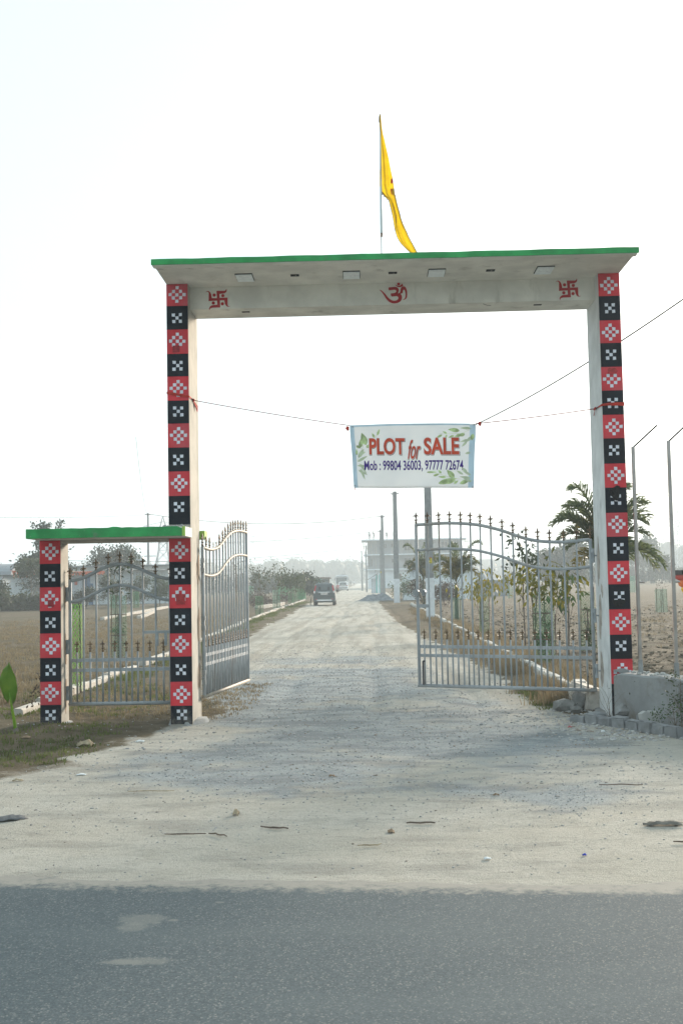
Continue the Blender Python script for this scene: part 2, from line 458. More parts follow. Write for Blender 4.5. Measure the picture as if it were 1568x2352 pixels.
sy_ = t.n.new('ShaderNodeSeparateXYZ'); t.l.new(t.pos, sy_.inputs[0])
sand = t.mix(t.math('MULTIPLY', t.ramp(track, 0.40, 0.64, 0, 0.75), t.ramp(sy_.outputs[1], 12.5, 19.0)), sand, (0.300, 0.272, 0.225))
blot = t.noise(1.0, 5, 0.62, vec=t.scalevec(0.9, 2.2, 1.0))
sand = t.mix(t.ramp(blot, 0.47, 0.66, 0, 0.6), sand, (0.285, 0.270, 0.240))
sand = t.mix(t.ramp(streak, 0.50, 0.72, 0, 0.55), sand, (0.300, 0.278, 0.240))
sand = t.mix(t.ramp(n_fine, 0.52, 0.72, 0, 0.6), sand, (0.265, 0.254, 0.236))
sand = t.mix(t.ramp(n_grit, 0.56, 0.75, 0, 0.6), sand, (0.205, 0.200, 0.190))
sand = t.mix(t.ramp(n_grit, 0.40, 0.26, 0, 0.5), sand, (0.43, 0.42, 0.40))
grey = t.mix(t.ramp(n_mid, 0.35, 0.65), (0.245, 0.272, 0.280), (0.375, 0.398, 0.398))
vo = t.voro(55, 'F1', 'Color')
sv = t.n.new('ShaderNodeSeparateColor'); t.l.new(vo, sv.inputs[0])
grey = t.mix(t.ramp(sv.outputs[0], 0.1, 0.9, 0, 0.6), grey, (0.40, 0.415, 0.415))
grey = t.mix(t.ramp(n_grit, 0.52, 0.72, 0, 0.7), grey, (0.12, 0.130, 0.136))
gmask = t.ramp(t.math('ADD', mg, t.math('MULTIPLY', t.math('SUBTRACT', n_mid, 0.5), 0.8)), 0.22, 0.62)
grey = t.mix(t.ramp(blot, 0.44, 0.62, 0, 0.65), grey, (0.185, 0.204, 0.212))
base = t.mix(gmask, sand, grey)
soilc = t.mix(t.ramp(n_mid, 0.35, 0.68), (0.098, 0.078, 0.050), (0.165, 0.132, 0.088))
soilc = t.mix(t.ramp(n_big, 0.45, 0.70, 0, 0.55), soilc, (0.085, 0.082, 0.045))
soilc = t.mix(t.ramp(n_fine, 0.52, 0.75, 0, 0.6), soilc, (0.21, 0.172, 0.118))
fmask = t.ramp(t.math('ADD', mf, t.math('MULTIPLY', t.math('SUBTRACT', n_fine, 0.5), 0.5)), 0.3, 0.7)
base = t.mix(fmask, base, soilc)
furrow = t.noise(1.0, 5, 0.62, vec=t.scalevec(1.1, 5.5, 5.0))
plc = t.mix(t.ramp(furrow, 0.36, 0.64), (0.088, 0.072, 0.050), (0.215, 0.180, 0.132))
plc = t.mix(t.ramp(n_fine, 0.5, 0.75, 0, 0.5), plc, (0.085, 0.066, 0.048))
pmask = t.ramp(mp, 0.3, 0.7)
base = t.mix(pmask, base, plc)
hgt = t.math('ADD', t.math('MULTIPLY', n_fine, 0.6), t.math('MULTIPLY', n_grit, 0.4))
hgt = t.math('ADD', hgt, t.math('MULTIPLY', t.math('MULTIPLY', furrow, pmask), 3.0))
t.bump(hgt, 1.0, 0.045)
MT['soil'] = t.out(base, 0.97, 0, 0.1)

nx, ny = len(GX), len(GY)
Vall = np.stack([XX, YY, ZZ], -1).reshape(-1, 3)
Sall = np.stack([gra, fld, plo, np.ones_like(gra)], -1).reshape(-1, 4)
ii, jj = np.meshgrid(np.arange(nx - 1), np.arange(ny - 1))
q = (jj * nx + ii).reshape(-1)
Q = np.stack([q, q + 1, q + 1 + nx, q + nx], -1)
fx_ = (XX[:-1, :-1] + XX[1:, 1:]).reshape(-1) / 2; fy_ = (YY[:-1, :-1] + YY[1:, 1:]).reshape(-1) / 2
is_road = ((fx_ > left_kerb_x(fy_)) & (fx_ < right_kerb_x(fy_)) & (fy_ > 15.2) & (fy_ < 400)) | ((fy_ > 6.3) & (fy_ <= 15.2) & (fx_ > -4.7) & (fx_ < 3.1))
is_pl = (~is_road) & (fx_ > right_kerb_x(fy_)) & (fy_ > 15.2) & (fy_ < 90) & (fx_ < 60)
def ground_piece(name, sel, label):
    F = Q[sel]
    idx, inv = np.unique(F, return_inverse=True)
    me = np_mesh(name, Vall[idx], inv.reshape(F.shape), smooth=True)
    at_ = me.color_attributes.new('soil', 'FLOAT_COLOR', 'POINT')
    at_.data.foreach_set('color', Sall[idx].astype(np.float32).ravel())
    o = link(name, me, MT['soil'])
    return tag(o, label, kind='structure')
ground_piece('ground', ~(is_road | is_pl), 'dry brown grassland reaching to the hazy horizon')
ground_piece('dirt_road', is_road, 'dusty gravel road running through the gateway')
ground_piece('ploughed_field', is_pl, 'ploughed brown field right of the road')

# asphalt in the foreground, its edge ragged under the drifted sand
t = NT('worn_asphalt')
n1 = t.noise(120, 3, 0.7); n2 = t.noise(2.5, 5, 0.6); n3 = t.noise(1.0, 4, 0.6, vec=t.scalevec(0.5, 1.6, 1))
vo = t.voro(125, 'F1', 'Color'); sv = t.n.new('ShaderNodeSeparateColor'); t.l.new(vo, sv.inputs[0])
c = t.mix(t.ramp(sv.outputs[0], 0.0, 1.0), (0.053, 0.072, 0.081), (0.083, 0.106, 0.117))
c = t.mix(t.ramp(sv.outputs[1], 0.84, 0.97, 0, 0.7), c, (0.21, 0.215, 0.205))
c = t.mix(t.ramp(n1, 0.5, 0.75, 0, 0.6), c, (0.058, 0.066, 0.072))
c = t.mix(t.ramp(n3, 0.42, 0.72, 0, 0.35), c, (0.106, 0.128, 0.134))
# patches of dried mud and sand blown over the edge
sx = t.n.new('ShaderNodeSeparateXYZ'); t.l.new(t.pos, sx.inputs[0])
edge = t.math('SUBTRACT', t.math('MULTIPLY_ADD', sx.outputs[0], -0.0947), sx.outputs[1])
edge.node.inputs[0].links[0].from_node.inputs[2].default_value = 6.777
dust = t.math('ADD', t.ramp(edge, 0.0, 0.55, 1.05, 0.0), t.math('MULTIPLY', t.math('SUBTRACT', t.noise(9, 4, 0.7), 0.5), 1.3))
c = t.mix(t.ramp(dust, 0.55, 1.05, 0, 0.85), c, (0.32, 0.295, 0.255))
for cx_, cy_, rx, ry in ((-1.20, 6.09, .125, .10), (-1.23, 5.96, .09, .07), (-1.08, 5.43, .15, .055), (-1.17, 5.42, .09, .04), (-1.10, 6.66, .075, .045), (-.84, 6.39, .03, .02), (-1.04, 6.07, .03, .02)):
    dx = t.math('MULTIPLY', t.math('SUBTRACT', sx.outputs[0], cx_), 1 / rx); dy = t.math('MULTIPLY', t.math('SUBTRACT', sx.outputs[1], cy_), 1 / ry)
    d2 = t.math('ADD', t.math('MULTIPLY', dx, dx), t.math('MULTIPLY', dy, dy))
    d2 = t.math('ADD', d2, t.math('MULTIPLY', t.math('SUBTRACT', t.noise(14, 4, .65), 0.5), 2.6))
    c = t.mix(t.ramp(d2, 0.35, 1.45, 0.55, 0.0), c, (0.19, 0.195, 0.18))
t.bump(t.math('ADD', n1, sv.outputs[0]), 0.35, 0.005)
MT['asphalt'] = t.out(c, 0.9, 0, 0.25)
xs = np.concatenate([[-640, -300, -120, -60, -30, -15, -8], np.arange(-4.5, 4.5, 0.03), [8, 15, 30, 60, 120, 300, 640]])
rows = []
ye = asphalt_edge(xs) + (fbm(xs * 1.3, xs * 0 + 3, 3) - 0.5) * 0.30 + (fbm(xs * 9, xs * 0 + 8, 3) - 0.5) * 0.07
for k, yb in enumerate((-4.5, 0.0, 3.0, 4.5, 5.6, 6.2)):
    rows.append(np.stack([xs, np.full_like(xs, yb), np.full_like(xs, 0.004 - 0.0)], -1))
rows.append(np.stack([xs, ye, np.full_like(xs, 0.004)], -1))
V = np.concatenate(rows); n = len(xs)
F = [(r * n + i, r * n + i + 1, (r + 1) * n + i + 1, (r + 1) * n + i) for r in range(len(rows) - 1) for i in range(n - 1)]
tag(link('asphalt_road', np_mesh('asphalt_road', V, F), MT['asphalt']), 'grey asphalt public road along the bottom edge', kind='structure')

# pale mud stains on the asphalt
def blob(cx_, cy_, rx, ry, seed, n=26, z=0.0085):
    r = random.Random(seed); ph = [r.uniform(0, 6.28) for _ in range(4)]
    P = []
    for k in range(n):
        a = 2 * math.pi * k / n
        s = 1 + 0.22 * math.sin(2 * a + ph[0]) + 0.14 * math.sin(3 * a + ph[1]) + 0.10 * math.sin(5 * a + ph[2]) + 0.05 * math.sin(9 * a + ph[3])
        P.append((cx_ + rx * s * math.cos(a), cy_ + ry * s * math.sin(a), z))
    return P
# ------------------------------------------------------------------ low far ridge in the haze
mb = MB(); N = 90
prof = []
for k in range(N + 1):
    x = -560 + 1120 * k / N
    prof.append((x, 5 + 13 * float(fbm(np.array(k * 0.11), np.array(2.0), 4)) * (0.4 + 0.6 * abs(math.sin(k * 0.09 + 0.7)))))
V = []; F = []
for k, (x, h) in enumerate(prof):
    V += [(x, 575, -0.5), (x, 600, h), (x, 632, -0.5)]
for k in range(N):
    for j in range(2):
        a = k * 3 + j; F.append((a, a + 3, a + 4, a + 1))
mb.add(V, F)
MT['ridge'] = pm('far_wooded_ridge', (0.07, 0.085, 0.06), 1.0, 0.3, 0.05)
tag(mk('hills', mb, MT['ridge'], smooth=True), 'low ridge lost in haze on the horizon', kind='structure')

# ------------------------------------------------------------------ loose stones on the road (nobody could count them)
ICO_V = []
ph_ = (1 + 5 ** 0.5) / 2
for a, b in ((-1, ph_), (1, ph_), (-1, -ph_), (1, -ph_)): ICO_V.append((a, b, 0))
for a, b in ((-1, ph_), (1, ph_), (-1, -ph_), (1, -ph_)): ICO_V.append((0, a, b))
for a, b in ((ph_, -1), (ph_, 1), (-ph_, -1), (-ph_, 1)): ICO_V.append((a, 0, b))
ICO_V = np.array(ICO_V) / np.linalg.norm(ICO_V[0])
ICO_F = np.array([(0, 11, 5), (0, 5, 1), (0, 1, 7), (0, 7, 10), (0, 10, 11), (1, 5, 9), (5, 11, 4), (11, 10, 2), (10, 7, 6), (7, 1, 8),
                  (3, 9, 4), (3, 4, 2), (3, 2, 6), (3, 6, 8), (3, 8, 9), (4, 9, 5), (2, 4, 11), (6, 2, 10), (8, 6, 7), (9, 8, 1)])
def zat(x, y):
    f_, p_, g_, _, _ = soil_masks(x, y)
    return relief(x, y, f_, p_)
def pebbles(name, X, Y, R, mat, label, seed, flat=0.6, sink=0.35, z=None):
    rs = np.random.RandomState(seed); n = len(X)
    sc = np.stack([R * rs.uniform(0.8, 1.5, n), R * rs.uniform(0.7, 1.2, n), R * flat * rs.uniform(0.7, 1.2, n)], -1)
    jit = rs.uniform(0.72, 1.22, (n, 12))
    P = ICO_V[None] * jit[..., None] * sc[:, None, :]
    a = rs.uniform(0, 6.28, n); c, s = np.cos(a)[:, None], np.sin(a)[:, None]
    Px = P[..., 0] * c - P[..., 1] * s; Py = P[..., 0] * s + P[..., 1] * c
    zz = zat(X, Y) if z is None else z
    Pz = P[..., 2] + (zz + sc[:, 2] * (1 - 2 * sink))[:, None]
    V = np.stack([Px + X[:, None], Py + Y[:, None], Pz], -1).reshape(-1, 3)
    F = (ICO_F[None] + (np.arange(n) * 12)[:, None, None]).reshape(-1, 3)
    return tag(link(name, np_mesh(name, V, F), mat), label, kind='stuff')
t = NT('mixed_gravel')
vv = t.n.new('ShaderNodeTexWhiteNoise'); 
rr = t.voro(22, 'F1', 'Color'); sv = t.n.new('ShaderNodeSeparateColor'); t.l.new(rr, sv.inputs[0])
c = t.mix(t.ramp(sv.outputs[0], 0.0, 1.0), (0.29, 0.295, 0.295), (0.46, 0.45, 0.43))
c = t.mix(t.ramp(sv.outputs[1], 0.8, 0.95, 0, 0.7), c, (0.26, 0.20, 0.15))
MT['gravel'] = t.out(c, 0.95, 0, 0.15)
rs = np.random.RandomState(11)
n = 46000
Y = 8.2 + 24 * rs.rand(n) ** 1.6; X = rs.uniform(-4.6, 3.0, n)
f_, p_, g_, _, _ = soil_masks(X, Y)
keep = rs.rand(n) < (0.10 + 1.2 * g_) * (1 - 0.8 * f_)
X, Y = X[keep], Y[keep]
pebbles('gravel', X, Y, (0.004 + 0.014 * rs.rand(len(X)) ** 3) * np.clip(.62 + .38 * (Y - 8.5) / 4, .62, 1.0), MT['gravel'], 'loose grey crushed stone scattered over the road', 3)
n = 1500
Y = rs.uniform(6.9, 10.5, n); X = rs.uniform(-3.4, 2.9, n)
pebbles('shoulder_gravel', X, Y, 0.0025 + 0.007 * rs.rand(n) ** 3, MT['gravel'], 'small pebbles strewn on the sandy road shoulder', 4)
n = 900
Y = rs.uniform(12.3, 15.2, n); X = 2.9 + rs.normal(0, 0.45, n) - (Y - 13.2) * 0.12
k = X < 3.4; pebbles('rubble_gravel', X[k], Y[k], 0.010 + 0.022 * rs.rand(k.sum()) ** 2, MT['gravel'], 'grey rubble gathered below the right gate pillar', 5)
# clods in the ploughed field
n = 14000
Y = 17 + 45 * rs.rand(n) ** 1.5; X = 3.6 + 14 * rs.rand(n) * (Y / 40 + 0.3)
t = NT('soil_clods'); rr = t.noise(3, 3)
MT['clod'] = t.out(t.mix(t.ramp(rr, 0.35, 0.65), (0.10, 0.082, 0.058), (0.205, 0.172, 0.128)), 1.0, 0, 0.05)
pebbles('soil_clods', X, Y, 0.012 + 0.05 * rs.rand(n) ** 2.5, MT['clod'], 'broken clods of soil over the ploughed field', 6)

# ------------------------------------------------------------------ grass
def grass(name, X, Y, H, mat, label, seed, lean=0.6, w=0.006):
    rs = np.random.RandomState(seed); n = len(X)
    a = rs.uniform(0, 6.28, n); l = H * rs.uniform(0.1, lean, n)
    dx, dy = np.cos(a), np.sin(a)
    b = a + rs.normal(0, 0.5, n)
    wx, wy = -np.sin(b) * w, np.cos(b) * w
    Z = zat(X, Y) - 0.004
    V = np.zeros((n, 5, 3))
    V[:, 0] = np.stack([X - wx, Y - wy, Z], -1); V[:, 1] = np.stack([X + wx, Y + wy, Z], -1)
    V[:, 2] = np.stack([X + wx * .7 + dx * l * .3, Y + wy * .7 + dy * l * .3, Z + H * .6], -1)
    V[:, 3] = np.stack([X - wx * .7 + dx * l * .3, Y - wy * .7 + dy * l * .3, Z + H * .6], -1)
    V[:, 4] = np.stack([X + dx * l, Y + dy * l, Z + H * np.sqrt(np.clip(1 - (l / H) ** 2 * .5, .1, 1))], -1)
    base = (np.arange(n) * 5)[:, None]
    T = np.concatenate([base + np.array([0, 1, 2]), base + np.array([0, 2, 3]), base + np.array([3, 2, 4])])
    return tag(link(name, np_mesh(name, V.reshape(-1, 3), T), mat), label, kind='stuff')
def tufts(rs, X, Y, per, spread):
    k = np.repeat(np.arange(len(X)), per)
    return X[k] + rs.normal(0, spread, len(k)), Y[k] + rs.normal(0, spread, len(k))
rs = np.random.RandomState(21)
# left field
n = 17000; Y = 13.6 + 46 * rs.rand(n) ** 1.7; X = left_kerb_x(Y) - 0.25 - rs.rand(n) ** 0.8 * (3 + Y * 0.28)
k = fbm(X * .8, Y * .8, 3) > 0.40; X, Y = tufts(rs, X[k], Y[k], 7, 0.05)
grass('dry_grass', X, Y, rs.uniform(0.03, 0.12, len(X)), MT['grass_dry'], 'short dry grass over the left field', 1)
n = 1600; Y = 11.2 + 9 * rs.rand(n); X = -2.95 - 2.6 * rs.rand(n)
k = fbm(X * 1.3 + 7, Y * 1.3, 3) > 0.45; X, Y = tufts(rs, X[k], Y[k], 8, 0.045)
grass('green_grass', X, Y, rs.uniform(0.015, 0.06, len(X)), MT['grass_green'], 'low green weeds round the left pillars', 2, lean=0.9)
n = 700; Y = 14.8 + 5 * rs.rand(n); X = -4.5 + 2.8 * rs.rand(n); X, Y = tufts(rs, X, Y, 8, 0.05)
grass('verge_grass', X, Y, rs.uniform(0.02, 0.06, len(X)), MT['grass_dry'], 'patchy grass behind the small side gate', 7, lean=0.9)
# verge inside the right kerb and beyond it
n = 2600; Y = 15.6 + 50 * rs.rand(n) ** 1.3; X = right_kerb_x(Y) - 0.07 - np.abs(rs.normal(0, 0.28, n))
k = fbm(X * .9, Y * .5, 3) > 0.40; X, Y = tufts(rs, X[k], Y[k], 9, 0.05)
grass('kerb_grass', X, Y, rs.uniform(0.05, 0.24, len(X)), MT['grass_dry'], 'withered brown grass along the right kerb', 3)
n = 1500; Y = 16.2 + 30 * rs.rand(n) ** 1.3; X = right_kerb_x(Y) + 0.1 + np.abs(rs.normal(0, 0.3, n))
X, Y = tufts(rs, X, Y, 9, 0.06)
grass('field_edge_grass', X, Y, rs.uniform(0.05, 0.22, len(X)), MT['grass_dry'], 'brown grass on the field side of right kerb', 4)
n = 3800; Y = 26 + 50 * rs.rand(n); X = 3.6 + (Y * .42) * rs.rand(n)
k = fbm(X * .35 + 11, Y * .35, 3) > 0.52; X, Y = tufts(rs, X[k], Y[k], 8, 0.08)
grass('field_grass', X, Y, rs.uniform(0.03, 0.11, len(X)), MT['grass_dry'], 'thin dry grass in patches over the ploughed field', 9)
n = 240; Y = 15.2 + 2.6 * rs.rand(n); X = 2.25 + 0.5 * rs.rand(n); X, Y = tufts(rs, X, Y, 12, 0.05)
grass('mossy_grass', X, Y, rs.uniform(0.015, 0.05, len(X)), MT['grass_green'], 'small green grass patch under the right gate leaf', 5, lean=0.9)
n = 2600; Y = 17 + 80 * rs.rand(n) ** 1.2; X = left_kerb_x(Y) + 0.1 + np.abs(rs.normal(0, 0.35, n))
k = fbm(X * .9 + 30, Y * .4, 3) > 0.42; X, Y = tufts(rs, X[k], Y[k], 8, 0.07)
grass('left_verge_grass', X, Y, rs.uniform(0.03, 0.12, len(X)), MT['grass_green'], 'olive grass strip along the left kerb', 6, lean=0.8)

# ------------------------------------------------------------------ kerbs, stone by stone
def kerb(name, label, xf, y0, y1, step, w, h, mat, seed, gap=0.02, skip=0.0):
    r = random.Random(seed)
    root = tag(bpy.data.objects.new(name, None), label, kind='structure'); COL.objects.link(root)
    y = y0; k = 0
    while y < y1:
        L = step * r.uniform(0.85, 1.15)
        a = Vector((float(xf(y)), y, 0)); b = Vector((float(xf(y + L)), y + L, 0))
        if r.random() >= skip:
            hh = h * r.uniform(0.75, 1.2)
            mb = MB()
            d = (b - a).normalized(); nrm = Vector((d.y, -d.x, 0))
            top = [(-1, .8), (-.6, 1), (.6, 1), (1, .8)]
            V = []
            for e, p in ((0, a + d * gap), (1, b - d * gap)):
                off = r.uniform(-.02, .02)
                for s, zz in [(-1, -0.4)] + top + [(1, -0.4)]:
                    V.append(p + nrm * (s * w / 2 + off) + Vector((0, 0, zz * hh + (r.uniform(-.012, .012) if zz > 0 else 0))))
            F = [(i, i + 1, i + 7, i + 6) for i in range(5)] + [(5, 0, 6, 11), (5, 4, 3, 2, 1, 0), (6, 7, 8, 9, 10, 11)]
            mb.add(V, F)
            mk('kerb_stone', mb, mat, root)
        y += L * 1.0; k += 1
kerb('right_kerb', 'whitewashed kerb stones along the right side of the dirt road', right_kerb_x, 16.3, 78, 0.8, 0.15, 0.14, MT['kerb'], 1)
kerb('left_kerb', 'dusty white kerb stones along the left side of the dirt road', left_kerb_x, 15.6, 108, 0.9, 0.15, 0.12, MT['kerb_l'], 2, skip=0.04)
def seg_kerb(name, label, pts, w, h, seed, n):
    r = random.Random(seed)
    root = tag(bpy.data.objects.new(name, None), label, kind='structure'); COL.objects.link(root)
    a, b = Vector((*pts[0], 0)), Vector((*pts[1], 0))
    for k in range(n):
        p, q_ = a.lerp(b, k / n), a.lerp(b, (k + .97) / n)
        mb = MB(); mb.bar(p + Vector((0, 0, h / 2)), q_ + Vector((0, 0, h / 2 + r.uniform(-.01, .01))), w, h)
        mk('kerb_stone', mb, MT['kerb_l'], root)
seg_kerb('plot_kerb', 'white kerb line across the left field nearer the side gate', ((-13.1, 56.8), (-14.4, 83.0)), 0.22, 0.16, 3, 22)
seg_kerb('plot_kerb', 'second white kerb line in the left field, behind the first', ((-11.5, 57.9), (-13.0, 70.0)), 0.22, 0.16, 4, 12)
seg_kerb('plot_kerb', 'low white plot edging beside the first tall sapling', ((-7.1, 73.4), (-6.2, 85.0)), 0.25, 0.22, 5, 9)
# heavy concrete end stones where the right kerb meets the pillar
root = thing('kerb_end', 'broken whitewashed concrete slab leaning at the foot of right pillar', 'slab', (2.86, 15.45, 0))
mb = MB(); mb.box((0, 0, 0.13), (0.24, 0.85, 0.34), rz=0.10, rot=Matrix.Rotation(0.16, 3, 'Y') @ Matrix.Rotation(0.12, 3, 'Z')); me = bevel(new_mesh('slab', mb), 0.03, 2)
link('slab', me, MT['kerb_l'], root)
mb = MB(); mb.box((0.04, 0.62, 0.16), (0.2, 0.42, 0.3), rz=-0.1); me = bevel(new_mesh('slab', mb), 0.025, 2)
link('slab', me, MT['kerb'], root)
# ================================================================== GATEWAY
def wparent(p):
    v = Vector((0, 0, 0))
    while p is not None:
        v += p.location; p = p.parent
    return v
def mkw(name, mb, mats, parent, smooth=False, fix=True):
    """vertices given in world coordinates, stored in the (unrotated) parent's frame"""
    o = wparent(parent)
    mb.v = [(p[0] - o.x, p[1] - o.y, p[2] - o.z) for p in mb.v]
    return mk(name, mb, mats, parent, smooth, fix)
def outline(pts, cxy, ppm, pos, fn_axis='y', depth=0.002):
    """flat painted mark: picture outline -> thin plate facing -Y"""
    mb = MB()
    P = [((x - cxy[0]) / ppm, -(y - cxy[1]) / ppm) for x, y in pts]
    mb.prism(P, lambda u, v, w: (pos[0] + u, pos[1] - w, pos[2] + v), depth)
    return mb
def disc(c, r, n=18):
    return [(c[0] + r * math.cos(2 * math.pi * k / n), c[1] + r * math.sin(2 * math.pi * k / n)) for k in range(n)]

GW = thing('entrance_gateway', 'tall concrete gateway with red and black checked pillars, green edged canopy and side opening', 'gateway', (0.39, 14.65, 0))
YF = 14.25
PL = [(-2.450, -2.178, 15.03, 5.52), (2.960, 3.227, 15.03, 5.52), (-4.065, -3.803, 14.62, 2.315)]
pill = []
for k, (x0, x1, yb, zt) in enumerate(PL):
    mb = MB(); mb.box(((x0 + x1) / 2, (YF + yb) / 2, zt / 2 - 0.1), (x1 - x0, yb - YF, zt + 0.2))
    o = mkw('pillar', mb, MT['cream'] if k != 1 else MT['whitewash'], GW)
    b = o.data; bm = bmesh.new(); bm.from_mesh(b)
    bmesh.ops.bevel(bm, geom=[e for e in bm.edges if abs((e.verts[0].co - e.verts[1].co).z) > 1], offset=0.008, segments=2, affect='EDGES')
    bm.to_mesh(b); bm.free()
    pill.append(o)
    o['label'] = ['left cream pillar with red and black painted panels', 'right whitewashed pillar with red and black painted panels', 'short outer pillar of the side opening'][k]
rp = random.Random(5)
def painted(pillar, x0, x1, zt, zb, kind, ctr=None):
    mb = MB()
    mb.box(((x0 + x1) / 2, YF - 0.003, (zt + zb) / 2), (x1 - x0 - 0.004, 0.006, zt - zb))
    c = ((x0 + x1) / 2 + rp.uniform(-.006, .006), ctr if ctr else (zt + zb) / 2 + rp.uniform(-.01, .01))
    p = 0.0430; s = 0.0400
    cells = [(0, 2), (-1, 1), (1, 1), (-2, 0), (0, 0), (2, 0), (-1, -1), (1, -1), (0, -2)] if kind else [(-1, 1), (1, 1), (0, 0), (-1, -1), (1, -1)]
    for i, j in cells:
        u, v = c[0] + i * p + rp.uniform(-.003, .003), c[1] + j * p + rp.uniform(-.003, .003)
        h = s / 2
        q_ = [(u + a * h + rp.uniform(-.0022, .0022), v + b * h + rp.uniform(-.0022, .0022)) for a, b in ((-1, -1), (1, -1), (1, 1), (-1, 1))]
        V = [(a, YF - 0.006, b) for a, b in q_] + [(a, YF - 0.0078, b) for a, b in q_]
        mb.add(V, [(4, 5, 6, 7), (0, 1, 5, 4), (1, 2, 6, 5), (2, 3, 7, 6), (3, 0, 4, 7)], 1)
    mkw('painted_panel', mb, [MT['red'] if kind else MT['black'], MT['white_sq']], pillar, fix=False)
ZL = [5.514, 5.237, 4.937, 4.628, 4.341, 4.038, 3.747, 3.446, 3.146, 2.84, 2.482]
ZL2 = [2.308, 2.021, 1.735, 1.445, 1.133, 0.849, 0.539, 0.246, 0.02]
ZR = [5.516, 5.229, 4.921, 4.636, 4.335, 4.04, 3.735, 3.442, 3.127, 2.83, 2.517, 2.222, 1.921, 1.637, 1.328, 1.019, 0.721, 0.42]
ZS = [2.313, 2.026, 1.734, 1.442, 1.162, 0.861, 0.567, 0.283, 0.02]
for k in range(10): painted(pill[0], PL[0][0], PL[0][1], ZL[k], ZL[k + 1], k % 2 == 0, 2.70 if k == 9 else None)
for k in range(8): painted(pill[0], PL[0][0], PL[0][1], ZL2[k], ZL2[k + 1], k % 2 == 0)
for k in range(17): painted(pill[1], PL[1][0], PL[1][1], ZR[k], ZR[k + 1], k % 2 == 0)
for k in range(8): painted(pill[2], PL[2][0], PL[2][1], ZS[k], ZS[k + 1], k % 2 == 0)
mb = MB(); mb.box((3.0935, YF - 0.003, 0.21), (0.263, 0.006, 0.418)); mkw('painted_panel', mb, MT['black'], pill[1])
# painted-over junction boxes and broken spots on the panels
def cover(pillar, x, z, w, h, mat, seed, n=14, d=0.010):
    P = blob(0, 0, w / 2, h / 2, seed, n); mb = MB()
    mb.prism([(p[0], p[1]) for p in P], lambda u, v, ww: (x + u, YF - 0.0085 - ww, z + v), d)
    mkw('patch', mb, mat, pillar)
def sq_cover(pillar, x, z, w, h, mat, dark=None):
    mb = MB(); mb.box((x, YF - 0.011, z), (w, 0.010, h)); mkw('box_cover', mb, mat, pillar)
MT['red_dark'] = pm('dull_red_paint', (0.26, 0.022, 0.028), 0.7, 0.3, 25, bump=0.5, bscale=40)
MT['red_ring'] = pm('smeared_red_paint', (0.36, 0.03, 0.035), 0.7, 0.3, 25, bump=0.5, bscale=40)
MT['tar'] = pm('broken_black_plaster', (0.010, 0.011, 0.012), 0.95, 0.5, 30, bump=0.9, bscale=35)
sq_cover(pill[0], -2.33, 4.69, 0.085, 0.085, MT['red_dark'])
sq_cover(pill[0], -2.31, 1.555, 0.11, 0.13, MT['red_ring'])
sq_cover(pill[2], -3.925, 1.535, 0.075, 0.085, MT['red_dark'])
cover(pill[1], 3.095, 4.28, 0.10, 0.10, MT['red_ring'], 4)
cover(pill[1], 3.085, 2.765, 0.14, 0.15, MT['tar'], 6)
cover(pill[1], 3.085, 1.41, 0.13, 0.11, MT['tar'], 8)
# bare plaster round the hinges, on the inner faces
def inner_patch(pillar, x, sgn, y, z, wy, hz, mat, seed):
    P = blob(0, 0, wy / 2, hz / 2, seed, 18)
    mb = MB(); mb.prism([(p[0], p[1]) for p in P], lambda u, v, w: (x + sgn * w, y + u, z + v), 0.003)
    mkw('plaster_patch', mb, mat, pillar)
for z, s, hz in ((1.92, 1, 0.42), (1.22, 2, 0.40), (0.55, 3, 0.38)):
    inner_patch(pill[0], -2.178, 1, 14.83, z, 0.22, hz, MT['patch'], s)
    inner_patch(pill[1], 2.960, -1, 14.78, z + 0.0, 0.15, hz + 0.16, MT['patch_grey'], s + 10)
for z, s in ((1.62, 4), (0.96, 5), (0.38, 6)):
    inner_patch(pill[2], -3.803, 1, 14.45, z, 0.13, 0.34, MT['patch'], s)
inner_patch(pill[1], 2.960, -1, 14.62, 1.56, 0.10, 0.16, MT['patch_grey'], 31)
# footings
for (x0, x1, yb, zt), s in zip(PL, (41, 42, 43)):
    P = blob((x0 + x1) / 2, (YF + yb) / 2, (x1 - x0) * 0.85, (yb - YF) * 0.66, s, 20, 0)
    mb = MB(); n = len(P); c_ = ((x0 + x1) / 2, (YF + yb) / 2)
    V = [(p[0], p[1], -0.05) for p in P] + [(c_[0] + (p[0] - c_[0]) * .86, c_[1] + (p[1] - c_[1]) * .86, 0.045) for p in P] + [(c_[0], c_[1], 0.055)]
    mb.add(V, [(i, (i + 1) % n, n + (i + 1) % n, n + i) for i in range(n)] + [(n + i, n + (i + 1) % n, 2 * n) for i in range(n)])
    mkw('footing', mb, MT['conc'], GW, smooth=True)
